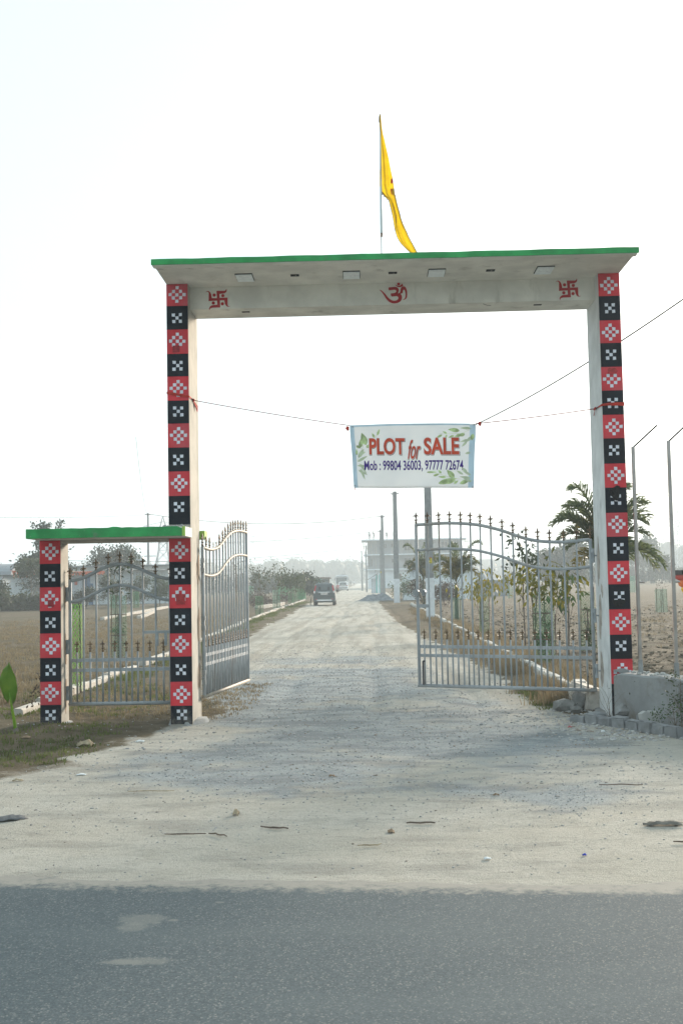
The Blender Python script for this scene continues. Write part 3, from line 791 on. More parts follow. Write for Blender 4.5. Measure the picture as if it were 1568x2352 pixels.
# beam and canopy
mb = MB(); mb.box((0.391, 14.735, 5.38), (5.138, 0.53, 0.28)); BEAM = mkw('beam', mb, MT['soffit'], GW)
mb = MB(); mb.box((0.391, 14.2275, 5.537), (5.677, 1.945, 0.034))
mb.box((0.391, 13.315, 5.4985), (5.665, 0.12, 0.043))
CAN = mkw('canopy_slab', mb, MT['soffit'], GW)
mb = MB()
r_ = random.Random(3); n = 60; V = []
for k in range(n + 1):
    x = -2.452 + 5.690 * k / n
    dz = 0.002 * math.sin(k * 0.8) + r_.uniform(-.0015, .0015)
    for y, z in ((13.236, 5.486 + dz * .5), (13.236, 5.553 + dz), (13.254, 5.553 + dz), (13.254, 5.486 + dz * .5)):
        V.append((x, y, z))
F = [(k * 4 + j, k * 4 + (j + 1) % 4, (k + 1) * 4 + (j + 1) % 4, (k + 1) * 4 + j) for k in range(n) for j in range(4)] + [(0, 1, 2, 3), (n * 4 + 3, n * 4 + 2, n * 4 + 1, n * 4)]
mb.add(V, F); mkw('green_edge', mb, MT['green'], CAN)
for x in (-1.431, -0.113, 0.933, 2.255):
    mb = MB(); mb.box((x, 14.0, 5.514), (0.212, 0.325, 0.010)); f_ = mkw('light_recess', mb, MT['hole'], CAN)
    mb = MB(); mb.box((x, 14.0, 5.5035), (0.200, 0.310, 0.010)); mkw('light_panel', mb, MT['fixture'], CAN)
for x in (-0.81, 0.394, 1.593):
    mb = MB(); mb.box((x, 13.97, 5.515), (0.105, 0.075, 0.008)); mkw('vent_slot', mb, MT['hole'], CAN)
    mb = MB(); mb.box((x + .012, 13.97, 5.508), (0.006, 0.06, 0.004)); mkw('vent_bar', mb, MT['patch_grey'], CAN)
for x in (-1.491, 2.263):
    mb = MB(); mb.box((x, 14.66, 5.238), (0.10, 0.05, 0.006)); mkw('vent_slot', mb, MT['hole'], BEAM)
mb = MB(); mb.tube([(1.545, 14.55, 5.245), (1.60, 14.5, 5.21), (1.64, 14.45, 5.195)], 0.003, 5); mkw('stray_wire', mb, MT['cable'], BEAM)
SW = [(700,192),(1000,198),(1050,175),(1068,115),(1085,160),(1080,220),(1040,270),(980,298),(810,315),(815,460),(1110,458),(1112,740),(1140,790),(1180,785),(1210,762),(1180,800),(1120,812),(1060,780),(1010,700),(988,560),(822,562),(835,825),(540,830),(470,850),(430,890),(465,930),(420,905),(410,860),(450,780),(520,735),(725,718),(718,565),(400,575),(410,280),(395,235),(350,210),(295,240),(330,195),(390,188),(450,225),(500,310),(525,465),(712,470)]
for x, z in ((-1.821, 5.365), (2.634, 5.385)):
    mb = outline(SW, (765, 515), 2933, (x, 14.470, z))
    for d_ in ((612, 352), (935, 382), (575, 650), (915, 690)):
        m2 = outline(disc(d_, 62), (765, 515), 2933, (x, 14.470, z)); mb.add(m2.v, m2.f)
    mkw('red_emblem', mb, MT['emblem'], BEAM)['label'] = 'dark red swastika sign with four dots painted on the beam'
OM = [(155,432),(215,450),(280,500),(370,590),(460,710),(540,800),(620,860),(700,890),(780,890),(850,870),(890,830),(905,790),(895,750),(870,722),(830,710),(660,725),(620,700),(603,660),(605,595),(740,585),(795,565),(825,530),(820,490),(790,460),(730,455),(540,470),(522,440),(520,380),(530,350),(640,345),(750,335),(820,340),(880,365),(920,420),(930,480),(915,540),(890,595),(930,595),(975,560),(990,500),(1000,430),(1020,370),(1060,335),(1110,318),(1160,330),(1205,370),(1235,440),(1255,530),(1258,650),(1250,740),(1220,810),(1170,850),(1110,868),(1045,860),(1100,850),(1150,815),(1180,740),(1190,650),(1180,550),(1165,490),(1130,455),(1105,470),(1090,510),(1085,560),(1060,600),(1000,615),(990,625),(1030,670),(1045,740),(1040,820),(1010,890),(950,950),(860,990),(740,1005),(640,990),(540,940),(460,860),(390,760),(330,650),(270,560),(200,480)]
CR = [(775,215),(800,250),(840,275),(900,292),(960,292),(1020,262),(1062,205),(1105,290),(1070,325),(1020,345),(950,355),(880,340),(830,305),(795,265)]
mb = outline(OM, (756, 582), 3117, (0.426, 14.470, 5.39))
for pl_, dd in ((CR, 0.0026), (disc((923, 222), 60), 0.0032)):
    m2 = outline(pl_, (756, 582), 3117, (0.426, 14.470, 5.39), depth=dd); mb.add(m2.v, m2.f)
mkw('red_emblem', mb, MT['emblem'], BEAM)['label'] = 'dark red om sign painted in the middle of the beam'
# low canopy over the side opening
mb = MB(); r_ = random.Random(8); n = 30; V = []
for k in range(n + 1):
    x = -4.066 + (4.066 - 2.158) * k / n
    dz = r_.uniform(-.003, .003) + (0.008 if k in (16, 17) else 0)
    V += [(x, 13.70, 2.318), (x, 13.70, 2.430 + dz), (x, 14.236, 2.434 + dz), (x, 14.236, 2.318)]
F = [(k * 4 + j, k * 4 + (j + 1) % 4, (k + 1) * 4 + (j + 1) % 4, (k + 1) * 4 + j) for k in range(n) for j in range(4)] + [(0, 1, 2, 3), (n * 4 + 3, n * 4 + 2, n * 4 + 1, n * 4)]
mb.add(V, F); mb.box((-3.262, 14.46, 2.376), (1.60, 0.44, 0.112))
SC = mkw('side_canopy_slab', mb, MT['soffit'], GW)
mb = MB(); n = 34; V = []
for k in range(n + 1):
    x = -4.072 + (4.072 - 2.196) * k / n
    top = 2.434 + r_.uniform(-.003, .003) + (0.010 if k in (19, 20) else 0) - (0.02 if k == n else 0)
    V += [(x, 13.688, 2.320 + r_.uniform(-.002, .002)), (x, 13.688, top), (x, 13.699, top), (x, 13.699, 2.318)]
F = [(k * 4 + j, k * 4 + (j + 1) % 4, (k + 1) * 4 + (j + 1) % 4, (k + 1) * 4 + j) for k in range(n) for j in range(4)] + [(0, 1, 2, 3), (n * 4 + 3, n * 4 + 2, n * 4 + 1, n * 4)]
mb.add(V, F); mkw('green_edge', mb, MT['green'], SC)
mb = MB(); mb.box((-2.175, 13.697, 2.377), (0.036, 0.016, 0.115)); mkw('green_edge', mb, MT['lime'], SC)
mb = MB(); mb.box((-3.126, 14.43, 2.300), (1.35, 0.34, 0.036)); mkw('lintel', mb, MT['cream'], GW)
mb = MB(); mb.box((-2.20, 15.16, 2.380), (0.17, 0.24, 0.11)); mkw('rear_canopy_end', mb, MT['lime'], SC)
mb = MB(); r_ = random.Random(12)
for k in range(16):
    c_ = Vector((-2.44 + 0.25 * r_.random(), 13.8 + .4 * r_.random(), 2.438)); s_ = r_.uniform(.015, .035)
    mb.add([Vector(v) * s_ * r_.uniform(.7, 1.2) + c_ for v in ICO_V], [tuple(f) for f in ICO_F])
mkw('cement_crumbs', mb, MT['conc'], SC)['kind'] = 'stuff'

# ================================================================== GATE LEAVES
FIN = MB()
FIN.lathe([(.013, -0.02), (.016, 0), (.017, .012), (.010, .028), (.010, .034), (.018, .044), (.010, .055), (.0075, .066), (.015, .075), (.0075, .084), (.010, .098), (.013, .112), (.010, .135), (.0012, .16)], n=6)
for s in (-1, 1):
    FIN.prism([(s * a, b) for a, b in ((.006, .094), (.008, .110), (.026, .114), (.037, .106), (.041, .094), (.0405, .084), (.034, .095), (.024, .099), (.012, .092), (.006, .078))], lambda u, v, w: (u, w - .006, v), .012)
    FIN.prism([(s * a, b) for a, b in ((.006, .030), (.008, .044), (.018, .050), (.028, .064), (.027, .050), (.016, .036))], lambda u, v, w: (u, w - .005, v), .010)
FIN_ME = new_mesh('finial', FIN, fix=True)
BAR = MB(); BAR.tube([(0, 0, 0), (0, 0, 1)], 0.0125, 8); BAR_ME = new_mesh('bar', BAR, smooth=True, fix=True)
STI = MB(); STI.tube([(0, 0, 0), (0, 0, 1)], 0.0225, 10); STI_ME = new_mesh('stile', STI, smooth=True, fix=True)
for me_, mm in ((FIN_ME, 'gold'), (BAR_ME, 'steel'), (STI_ME, 'steel')): me_.materials.append(MT[mm])
def gate_leaf(name, label, loc, ang, L, hfun, off2, ts, zb, rails, hinges, hside, dust=False, fin_s=1.0, latch=False, skip_fin=()):
    root = thing(name, label, 'gate', loc, ang, 'grey steel gate leaves')
    railmat = MT['dust_steel'] if dust else MT['steel']
    def bar(kind, t, z0, z1, me, fin=True, fs=1.0):
        o = link(kind, me, None, root, (t, 0, z0), None, (1, 1, z1 - z0))
        if fin:
            f = link('finial', FIN_ME, None, o, (0, 0, 1 + 0.012 / (z1 - z0)), None, (fs, fs, fs / (z1 - z0)))
        return o
    bar('stile', 0, zb, hfun(0) + .01, STI_ME, True, fin_s); bar('stile', L, zb, hfun(L) + .01, STI_ME, True, fin_s)
    for i, t_ in enumerate(ts):
        bar('bar', t_, zb, hfun(t_), BAR_ME, True, fin_s if i not in skip_fin else 0.55)
    allt = [0] + list(ts) + [L]
    for a, b in zip(allt[:-1], allt[1:]):
        bar('picket', (a + b) / 2, zb, rails[0] + 0.10, BAR_ME, True, 0.85)
    pts = [(L * k / 40, 0, hfun(L * k / 40)) for k in range(41)]
    mb = MB(); mb.tube(pts, 0.022, 10); mk('top_rail', mb, railmat, root, smooth=True)
    mb = MB(); mb.tube([(x, y, z - off2) for x, y, z in pts], 0.019, 10); mk('curved_rail', mb, railmat, root, smooth=True)
    for z in rails:
        mb = MB(); mb.box((L / 2, 0, z), (L, 0.012, 0.042)); mk('cross_rail', mb, MT['steel'], root)
    mb = MB(); mb.tube([(-.022, 0, zb), (L + .022, 0, zb)], 0.024, 10); mk('bottom_rail', mb, railmat, root, smooth=True)
    for z in hinges:
        mb = MB()
        for dz in (-.062, .062): mb.box((-.03, hside * .01, z + dz), (.034, .05, .055))
        mb.box((-.035, hside * .01, z), (.02, .034, .07))
        mb.tube([(-.03, 0, z), (-.030 - .05, -hside * .0, z)], 0.010, 8)
        mk('hinge', mb, MT['zinc'], root)
    return root
HT = [0, .18, .35, .54, .70, .86, 1.04, 1.19, 1.35, 1.5, 1.64, 1.78, 1.94, 2.1, 2.27, 2.46]
HZ = [2.215, 2.20, 2.191, 2.199, 2.217, 2.25, 2.317, 2.375, 2.42, 2.46, 2.48, 2.493, 2.505, 2.506, 2.503, 2.497]
def hmain(t_):
    # smooth reading of the profile
    return float(sum(np.interp(t_ + d, HT, HZ) for d in (-.08, -.04, 0, .04, .08)) / 5)
BT = HT[1:-1]
a_r = math.atan2(15.984 - 14.9, 0.698 - 2.90)
RG = gate_leaf('gate_leaf', 'right gate leaf of grey steel bars with gold fleur tips, standing nearly closed', (2.885, 14.90, 0), a_r, 2.44, hmain, 0.352, BT, 0.285, (0.817, 0.696), (2.005, 1.236, 0.53), 1)
a_l = math.atan2(17.32 - 14.9, -1.805 + 2.125)
LG = gate_leaf('gate_leaf', 'left gate leaf of grey steel bars swung wide open along the road', (-2.125, 14.90, 0), a_l, 2.44, hmain, 0.352, BT, 0.285, (0.817, 0.696), (1.98, 1.236, 0.537), -1, dust=True, skip_fin=(2, 3))
# round lock and lever on the right leaf
mb = MB(); mb.tube([(2.44, .028, 1.56), (2.44, .07, 1.56)], 0.047, 14); mb.tube([(2.44, .07, 1.56), (2.44, .085, 1.56)], 0.024, 12); mk('lock', mb, MT['zinc'], RG)
mb = MB(); mb.tube([(2.39, -.05, 1.56), (2.39, -.09, 1.56)], 0.047, 14); mk('lock', mb, MT['zinc'], RG)
mb = MB(); mb.tube([(2.40, .05, 1.575), (2.37, .06, 1.545), (2.335, .06, 1.42)], 0.011, 8); mk('latch_lever', mb, MT['dust_steel'], RG, smooth=True)
mb = MB(); mb.box((2.355, 0.0, 1.375), (0.17, 0.02, 0.045)); mk('latch_bar', mb, MT['steel'], RG)
mb = MB(); mb.tube([(2.37, .03, .62), (2.37, .03, .30)], 0.012, 8); mb.tube([(2.37, .03, .62), (2.34, .03, .62)], 0.012, 8); mk('drop_bolt', mb, MT['cable'], RG)
def hside_f(t_): return 1.812 + 0.20 * (0.5 - 0.5 * math.cos(2 * math.pi * t_ / 1.27)) ** 0.95
SG = gate_leaf('gate_leaf', 'small arched side gate of grey steel bars between the two left pillars', (-3.752, 14.50, 0), 0.0, 1.27, hside_f, 0.268, [.171, .332, .487, .634, .779, .926, 1.085], 0.262, (0.808, 0.683), (1.64, 0.98, 0.40), -1, fin_s=0.95)
mb = MB(); mb.box((1.09, 0, 1.146), (0.33, 0.02, 0.035)); mk('latch_bar', mb, MT['steel'], SG)
for t_ in (1.10, 1.21):
    mb = MB(); mb.box((t_, -.008, 1.06), (0.035, 0.02, 0.17)); mb.box((t_, -.022, 1.00), (0.022, 0.012, 0.05)); mk('latch_plate', mb, MT['zinc'], SG)

# ================================================================== BANNER AND STRING
BY = 14.62
def bxz(cx_, cy_): return -0.179 + (cx_ - 117) / 828.8, 3.727 - (cy_ - 130) / 828.8
def bdepth(x, z):
    u = (x + 0.18) / 1.6; v = (3.72 - z) / 0.85
    return BY + 0.030 * math.sin(u * 5.2 + 0.6) * v + 0.012 * math.sin(u * 14 + v * 3) * (0.3 + v) - 0.025 * math.sin(math.pi * min(1, max(0, v)))
BN = thing('banner', 'white cloth sale banner with red and purple lettering strung across the gate', 'banner', (0.62, BY, 2.80))
TL, TR_, BL, BR = bxz(117, 130), bxz(1448, 140), bxz(150, 795), bxz(1405, 825)
def bpt(u, v):
    sag_t = -0.012 * math.sin(math.pi * u) * 0 ; e = 0.006 * math.sin(v * 9) * (1 if u > .5 else -1) * abs(u - .5)
    x = (1 - v) * ((1 - u) * TL[0] + u * TR_[0]) + v * ((1 - u) * BL[0] + u * BR[0]) + e
    z = (1 - v) * ((1 - u) * TL[1] + u * TR_[1]) + v * ((1 - u) * BL[1] + u * BR[1])
    z += 0.012 * math.sin(math.pi * u) * (1 - v) - 0.0 * v
    return x, z
def bsheet(u0, u1, v0, v1, nu, nv, off, mb, mi=0):
    V = []
    for j in range(nv + 1):
        for i in range(nu + 1):
            x, z = bpt(u0 + (u1 - u0) * i / nu, v0 + (v1 - v0) * j / nv); V.append((x, bdepth(x, z) + off, z))
    F = [(j * (nu + 1) + i, j * (nu + 1) + i + 1, (j + 1) * (nu + 1) + i + 1, (j + 1) * (nu + 1) + i) for j in range(nv) for i in range(nu)]
    mb.add(V, F, mi)
mb = MB(); bsheet(0, 1, 0, 1, 48, 24, 0, mb)
cl = mkw('cloth', mb, MT['banner'], BN, smooth=True, fix=False)
cl.modifiers.new('thick', 'SOLIDIFY').thickness = 0.0015
for u0, u1, v0, v1 in ((0, 0.034, 0, 1), (0.952, 1, 0.02, 1), (0.034, 0.952, 0, 0.03)):
    mb = MB(); bsheet(u0, u1, v0, v1, 24 if u1 - u0 > .5 else 3, 20 if v1 - v0 > .5 else 2, -0.003, mb)
    mkw('blue_margin', mb, MT['banner_blue'], BN, smooth=True, fix=False)
def text_mesh(body, box, mat, off, bold=0.0, shear=0.0, parent=BN, name='lettering', grow=0.0, dx=0.0, dz=0.0):
    cu = bpy.data.curves.new('t', 'FONT'); cu.body = body; cu.offset = bold; cu.shear = shear; cu.resolution_u = 4; cu.fill_mode = 'FRONT'
    ob = bpy.data.objects.new('t', cu); COL.objects.link(ob)
    dg = bpy.context.evaluated_depsgraph_get(); dg.update()
    me = bpy.data.meshes.new_from_object(ob.evaluated_get(dg))
    bpy.data.objects.remove(ob); bpy.data.curves.remove(cu)
    P = np.array([v.co[:] for v in me.vertices]); lo, hi = P.min(0), P.max(0)
    bm = bmesh.new(); bm.from_mesh(me)
    bmesh.ops.subdivide_edges(bm, edges=[e for e in bm.edges if e.calc_length() > 0.25], cuts=2)
    bm.to_mesh(me); bm.free()
    x0, y0 = bxz(box[0], box[3]); x1, y1 = bxz(box[2], box[1])
    x0 -= grow; x1 += grow; y0 -= grow; y1 += grow
    o = wparent(parent)
    for v in me.vertices:
        x = x0 + (v.co.x - lo[0]) / (hi[0] - lo[0]) * (x1 - x0) + dx
        z = y0 + (v.co.y - lo[1]) / (hi[1] - lo[1]) * (y1 - y0) + dz
        z -= (x - (x0 + x1) / 2) * 0.018
        v.co = Vector((x, bdepth(x, z) + off, z)) - o
    me.materials.clear(); me.materials.append(mat)
    return link(name, me, None, parent)
for word, box, b, sh in (('PLOT', (318, 276, 692, 454), 0.030, 0), ('SALE', (893, 283, 1264, 468), 0.030, 0), ('for', (722, 300, 858, 505), 0.012, 0.42)):
    text_mesh(word, box, MT['print_grey'], -0.0045, b + .010, sh, grow=0.006, dx=0.006, dz=-0.006, name='letter_shadow')
    text_mesh(word, box, MT['print_white'], -0.0065, b + .012, sh, grow=0.006, name='letter_outline')
    text_mesh(word, box, MT['print_red'], -0.0090, b, sh)
text_mesh('Mob : 99804 36003, 97777 72674', (262, 518, 1303, 640), MT['print_purple'], -0.0060, 0.020)
def banner_leaf(cx_, cy_, L, W, ang, mat, k):
    x, z = bxz(cx_, cy_); mb = MB(); P = []
    for i in range(9):
        s = i / 8; w = W * math.sin(math.pi * min(1, s ** 0.75)) / 2
        P.append((s * L, w))
    out_ = P + [(a, -b) for a, b in P[::-1][1:-1]]
    ca, sa = math.cos(ang), math.sin(ang)
    V = []
    for a, b in out_:
        xx, zz = x + a * ca - b * sa, z + a * sa + b * ca
        V.append((xx, bdepth(xx, zz) - 0.0030 - 0.0001 * k, zz))
    mb.add(V, [tuple(range(len(V)))]); mkw('printed_leaf', mb, mat, BN, fix=False)
lv = [(285, 345, .17, .08, 1.9, 0), (225, 370, .12, .055, 1.45, 0), (180, 350, .07, .035, -.5, 0), (185, 450, .08, .03, 1.6, 0), (405, 245, .09, .03, 1.2, 0), (375, 270, .07, .03, 2.0, 0), (285, 370, .07, .04, .5, 0), (200, 480, .14, .05, 1.0, 1), (190, 520, .15, .035, .5, 1), (190, 560, .12, .03, -.1, 1), (200, 610, .13, .03, -.5, 1), (210, 440, .09, .04, .3, 1), (215, 540, .16, .03, -1.0, 1), (220, 590, .16, .03, -1.2, 1),
      (1275, 215, .15, .055, 3.0, 0), (1140, 240, .06, .025, 2.7, 0), (1090, 255, .09, .03, 3.6, 0), (1140, 255, .06, .025, 4.2, 0), (1215, 265, .08, .03, 3.5, 0), (1290, 255, .1, .04, 3.5, 0), (1330, 250, .09, .045, 3.4, 0), (1395, 190, .14, .035, 3.1, 1), (1400, 280, .10, .04, 3.9, 1), (1370, 310, .12, .03, 3.4, 1), (1415, 250, .09, .05, 4.5, 0), (1380, 450, .07, .03, 3.3, 1), (1350, 330, .1, .03, 3.9, 1),
      (1205, 715, .14, .07, 2.3, 0), (1035, 770, .25, .065, .25, 0), (915, 650, .13, .025, 0.0, 0), (1070, 665, .06, .03, 2.3, 0), (985, 690, .08, .03, .3, 0), (1120, 705, .10, .03, 3.1, 0), (1110, 770, .14, .04, .25, 0), (1200, 775, .07, .03, .6, 0), (1260, 775, .14, .05, .3, 0), (1380, 690, .13, .03, 2.6, 1), (1380, 720, .15, .03, 3.0, 1), (1340, 650, .09, .03, 2.5, 1), (1300, 680, .10, .03, 2.6, 1), (1385, 760, .12, .035, 2.7, 1)]
for k, (a, b, L, W, an, m_) in enumerate(lv): banner_leaf(a, b, L, W, an, MT['print_leaf2'] if m_ else MT['print_leaf'], k)
for a, b in (((1050, 245), (1300, 245)), ((1300, 245), (1410, 190)), ((985, 650), (1200, 720)), ((1200, 720), (1400, 745)), ((190, 510), (260, 340)), ((380, 275), (430, 180))):
    p, q_ = bxz(*a), bxz(*b); mb = MB(); mb.tube([(p[0] + (q_[0] - p[0]) * s, bdepth(p[0] + (q_[0] - p[0]) * s, p[1] + (q_[1] - p[1]) * s) - .003, p[1] + (q_[1] - p[1]) * s) for s in (0, .25, .5, .75, 1)], 0.0014, 4)
    mkw('printed_stem', mb, MT['print_leaf'], BN)
for c_ in ((148, 147), (1430, 152), (157, 772), (1394, 812)):
    x, z = bxz(*c_); mb = MB(); mb.tube([(x, bdepth(x, z) - .006, z), (x, bdepth(x, z) - .012, z)], 0.009, 10); mkw('eyelet', mb, MT['zinc'], BN)
for c_ in ((155, 790), (1394, 822)):
    x, z = bxz(*c_); mb = MB(); mb.tube([(x, bdepth(x, z) - .01, z), (x + .004, bdepth(x, z) - .012, z - .025), (x - .002, bdepth(x, z) - .01, z - .045)], 0.004, 5); mkw('loose_tie', mb, MT['sash'], BN)
def catenary(a, b, sag, n=16):
    a, b = Vector(a), Vector(b)
    return [a.lerp(b, k / n) + Vector((0, 0, -4 * sag * (k / n) * (1 - k / n))) for k in range(n + 1)]
# strings and the sashes tied round the pillars
def sash(label, pts_band, knot, tails, sgn):
    root = thing('tie_sash', label, 'cloth tie', knot)
    mb = MB(); V = []
    for (x, y, z, w) in pts_band: V += [(x, y, z - w / 2), (x, y, z + w / 2), (x, y + .006, z + w / 2), (x, y + .006, z - w / 2)]
    n = len(pts_band)
    mb.add(V, [(k * 4 + j, k * 4 + (j + 1) % 4, (k + 1) * 4 + (j + 1) % 4, (k + 1) * 4 + j) for k in range(n - 1) for j in range(4)])
    mkw('band', mb, MT['sash'], root)
    mb = MB(); mb.add([Vector(v) * 0.022 * (1 + .3 * math.sin(i * 2.1)) + Vector(knot) for i, v in enumerate(ICO_V)], [tuple(f) for f in ICO_F]); mkw('knot', mb, MT['sash'], root, smooth=True)
    for tl in tails:
        mb = MB(); k = Vector(knot); V = [k + Vector((0, 0, .01)), k + Vector((0, 0, -.012)), Vector(tl[0]), Vector(tl[1]), (Vector(tl[0]) + Vector(tl[1])) / 2 + Vector((0, .01, .02))]
        mb.add(V, [(0, 1, 2, 4), (0, 4, 3)]); o = mkw('tail', mb, MT['sash'], root); o.modifiers.new('thick', 'SOLIDIFY').thickness = .003
lk = (-2.168, 14.55, 4.085)
sash('red cloth tied round the left pillar with a fluttering end', [(-2.455, 14.229, 4.135, .03), (-2.40, 14.229, 4.128, .034), (-2.3, 14.227, 4.108, .03), (-2.22, 14.229, 4.09, .026), (-2.172, 14.238, 4.085, .022), (-2.168, 14.40, 4.083, .02), (-2.168, 14.55, 4.085, .02)], lk, [((-2.14, 14.75, 3.98), (-2.15, 14.80, 4.05)), ((-2.15, 14.78, 3.96), (-2.14, 14.76, 4.03))], 1)
rk_ = (2.945, 14.62, 3.87)
sash('red cloth tied round the right pillar below a black panel', [(3.232, 14.229, 3.865, .045), (3.15, 14.228, 3.868, .04), (3.05, 14.229, 3.868, .034), (2.97, 14.236, 3.862, .026), (2.951, 14.25, 3.86, .024), (2.949, 14.45, 3.862, .02), (2.949, 14.62, 3.87, .02)], rk_, [((2.93, 14.66, 3.78), (2.95, 14.70, 3.79))], -1)
tl = bxz(117, 132); trr = bxz(1448, 142)
mb = MB(); mb.tube(catenary(lk, (tl[0], BY, tl[1]), 0.012), 0.005, 5)
ST = tag(mk('banner_string', mb, MT['string']), 'thin red string from the left pillar to the banner', 'string')
mb = MB(); mb.tube(catenary(rk_, (trr[0], BY, trr[1]), 0.010), 0.0062, 5)
tag(mk('banner_string', mb, MT['string']), 'thin red string from the banner to the right pillar', 'string')
for (x, z, lb) in ((tl[0] - .03, tl[1] - .03, 'red rag knotted at the upper left banner corner'), (trr[0] + .05, trr[1] + .005, 'red rag knotted on the string right of the banner')):
    mb = MB(); rr_ = random.Random(int(abs(x) * 100))
    V = [(x, BY, z + .025), (x + .022, BY - .01, z + .01), (x + .018, BY + .01, z - .03), (x - .004, BY - .008, z - .04), (x - .022, BY + .012, z - .005)]
    mb.add(V, [(0, 1, 2), (0, 2, 3), (0, 3, 4)]); o = tag(mk('rag_knot', mb, MT['sash']), lb, 'rag'); o.modifiers.new('thick', 'SOLIDIFY').thickness = .01

# ================================================================== FLAG
FY = 13.7
def fx(px, py): return 0.259 + (px - 178) / 1316.0, 5.696 + (2310 - py) / 1316.0
FG = thing('flag', 'yellow pennant hanging limp from a pale pole on the canopy', 'flag', (0.259, FY, 5.556))
mb = MB(); mb.tube([(0.256, FY, 5.55), (*fx(180, 2000)[:1], FY, fx(180, 2000)[1])], 0.0055, 8); mkw('pole_foot', mb, MT['cable'], FG)
mb = MB(); p0, p1, p2 = fx(180, 2005), fx(190, 1240), fx(203, 90)
mb.tube([(p0[0], FY, p0[1]), (p1[0], FY, p1[1]), (p2[0], FY, p2[1])], [0.015, 0.015, 0.009], 10); mkw('pole', mb, MT['pvc'], FG, smooth=True)
mb = MB(); mb.tube([(*fx(180, 2060)[:1], FY - .008, fx(180, 2060)[1]), (fx(185, 2000)[0], FY - .012, fx(185, 2000)[1])], 0.012, 6); mkw('pole_tie', mb, MT['fringe'], FG)
rows = [(75, 195, 212), (160, 188, 216), (250, 189, 222), (330, 190, 230), (400, 190, 240), (500, 189, 262), (600, 188, 280), (700, 187, 300), (800, 185, 320), (900, 183, 336), (1000, 180, 352), (1100, 176, 374), (1180, 173, 384), (1240, 172, 394), (1300, 204, 400), (1345, 208, 405), (1390, 235, 410), (1430, 275, 416), (1470, 312, 424), (1540, 328, 438), (1620, 345, 458), (1700, 362, 478), (1780, 375, 494), (1860, 385, 520), (1930, 395, 548), (2000, 412, 580), (2070, 432, 606), (2140, 465, 640), (2200, 508, 672), (2260, 562, 702), (2330, 632, 738), (2400, 690, 770)]
mb = MB(); nc = 14; V = []
for r_i, (y, xl, xr) in enumerate(rows):
    for c_i in range(nc + 1):
        u = c_i / nc; x, z = fx(xl + (xr - xl) * u, y)
        fold = 0.022 * math.sin(u * 9.5 + y * 0.0016) + 0.012 * math.sin(u * 21 + y * 0.004)
        if u < 0.12 and y < 1245: fold -= 0.010
        V.append((x, FY - 0.014 + fold * min(1, y / 700.0 + .1), z))
mb.add(V, [(r * (nc + 1) + c, r * (nc + 1) + c + 1, (r + 1) * (nc + 1) + c + 1, (r + 1) * (nc + 1) + c) for r in range(len(rows) - 1) for c in range(nc)])
FC = mkw('cloth', mb, MT['flag'], FG, smooth=True, fix=False)
def cloth_y(px, py):
    row = min(range(len(rows)), key=lambda i: abs(rows[i][0] - py)); y, xl, xr = rows[row]; u = min(1, max(0, (px - xl) / (xr - xl)))
    return FY - 0.014 + (0.022 * math.sin(u * 9.5 + y * 0.0016) + 0.012 * math.sin(u * 21 + y * 0.004)) * min(1, y / 700.0 + .1)
def edge_tube(pp, r):
    mb = MB(); mb.tube([(fx(a, b)[0], cloth_y(a, b) - .002, fx(a, b)[1]) for a, b in pp], r, 5); mkw('fringe', mb, MT['fringe'], FG)
edge_tube([(r[1], r[0]) for r in rows[15:]], 0.0045)
edge_tube([(r[2], r[0]) for r in rows[16:]], 0.0045)
edge_tube([(208, 1330), (260, 1400), (330, 1462), (372, 1530), (395, 1620), (418, 1720), (420, 1830), (408, 1930), (412, 1990)], 0.004)
edge_tube([(205, 68), (196, 78), (187, 110), (183, 200)], 0.005)
rf = random.Random(4)
mb = MB()
for k in range(70):
    r = rows[15 + int(rf.random() * 6)]; a, b = r[1] + rf.uniform(0, 14), r[0] + rf.uniform(-20, 20); x, z = fx(a, b)
    mb.tube([(x, cloth_y(a, b), z), (x - .006 * rf.random(), cloth_y(a, b), z - .022 * rf.random() - .004)], 0.0012, 3)
mkw('fringe_threads', mb, MT['fringe'], FG)
for pl_ in ([(365 + 20 * math.cos(a), 1178 + 42 * math.sin(a)) for a in [k * 2 * math.pi / 14 for k in range(14)]], [(340, 1272), (360, 1295), (380, 1303), (399, 1302), (408, 1395), (396, 1412), (375, 1395), (350, 1372), (345, 1320)]):
    mb = MB(); mb.add([(fx(a, b)[0], cloth_y(a, b) - .009, fx(a, b)[1]) for a, b in pl_], [tuple(range(len(pl_)))]); mkw('red_motif', mb, MT['sash'], FG, fix=False)
# ================================================================== RIGHT: LOW WALL, POSTS, EDGING BLOCKS
WD = Vector((0.40, -0.9165, 0)); WN = Vector((-0.9165, -0.40, 0)); WA = Vector((3.145, 14.19, 0))
BW = thing('boundary_wall', 'low grey cement wall running forward from the right pillar', 'wall', (3.4, 13.2, 0))
mb = MB(); V = []; n = 26; r_ = random.Random(4)
for k in range(n + 1):
    p = WA + WD * (3.6 * k / n)
    zt = 0.575 + r_.uniform(-.006, .006) - (0.03 if k == 0 else 0)
    for s, z in ((0.205, -.1), (0.20, zt - .02), (0.18, zt), (-0.085, zt + .004), (-0.11, -.1)):
        V.append(p + WN * s + Vector((0, 0, z)))
F = [(k * 5 + j, k * 5 + j + 1, (k + 1) * 5 + j + 1, (k + 1) * 5 + j) for k in range(n) for j in range(4)] + [(0, 1, 2, 3, 4), (n * 5 + 4, n * 5 + 3, n * 5 + 2, n * 5 + 1, n * 5)]
mb.add(V, F); mkw('wall_face', mb, MT['conc'], BW)
r_ = random.Random(9)
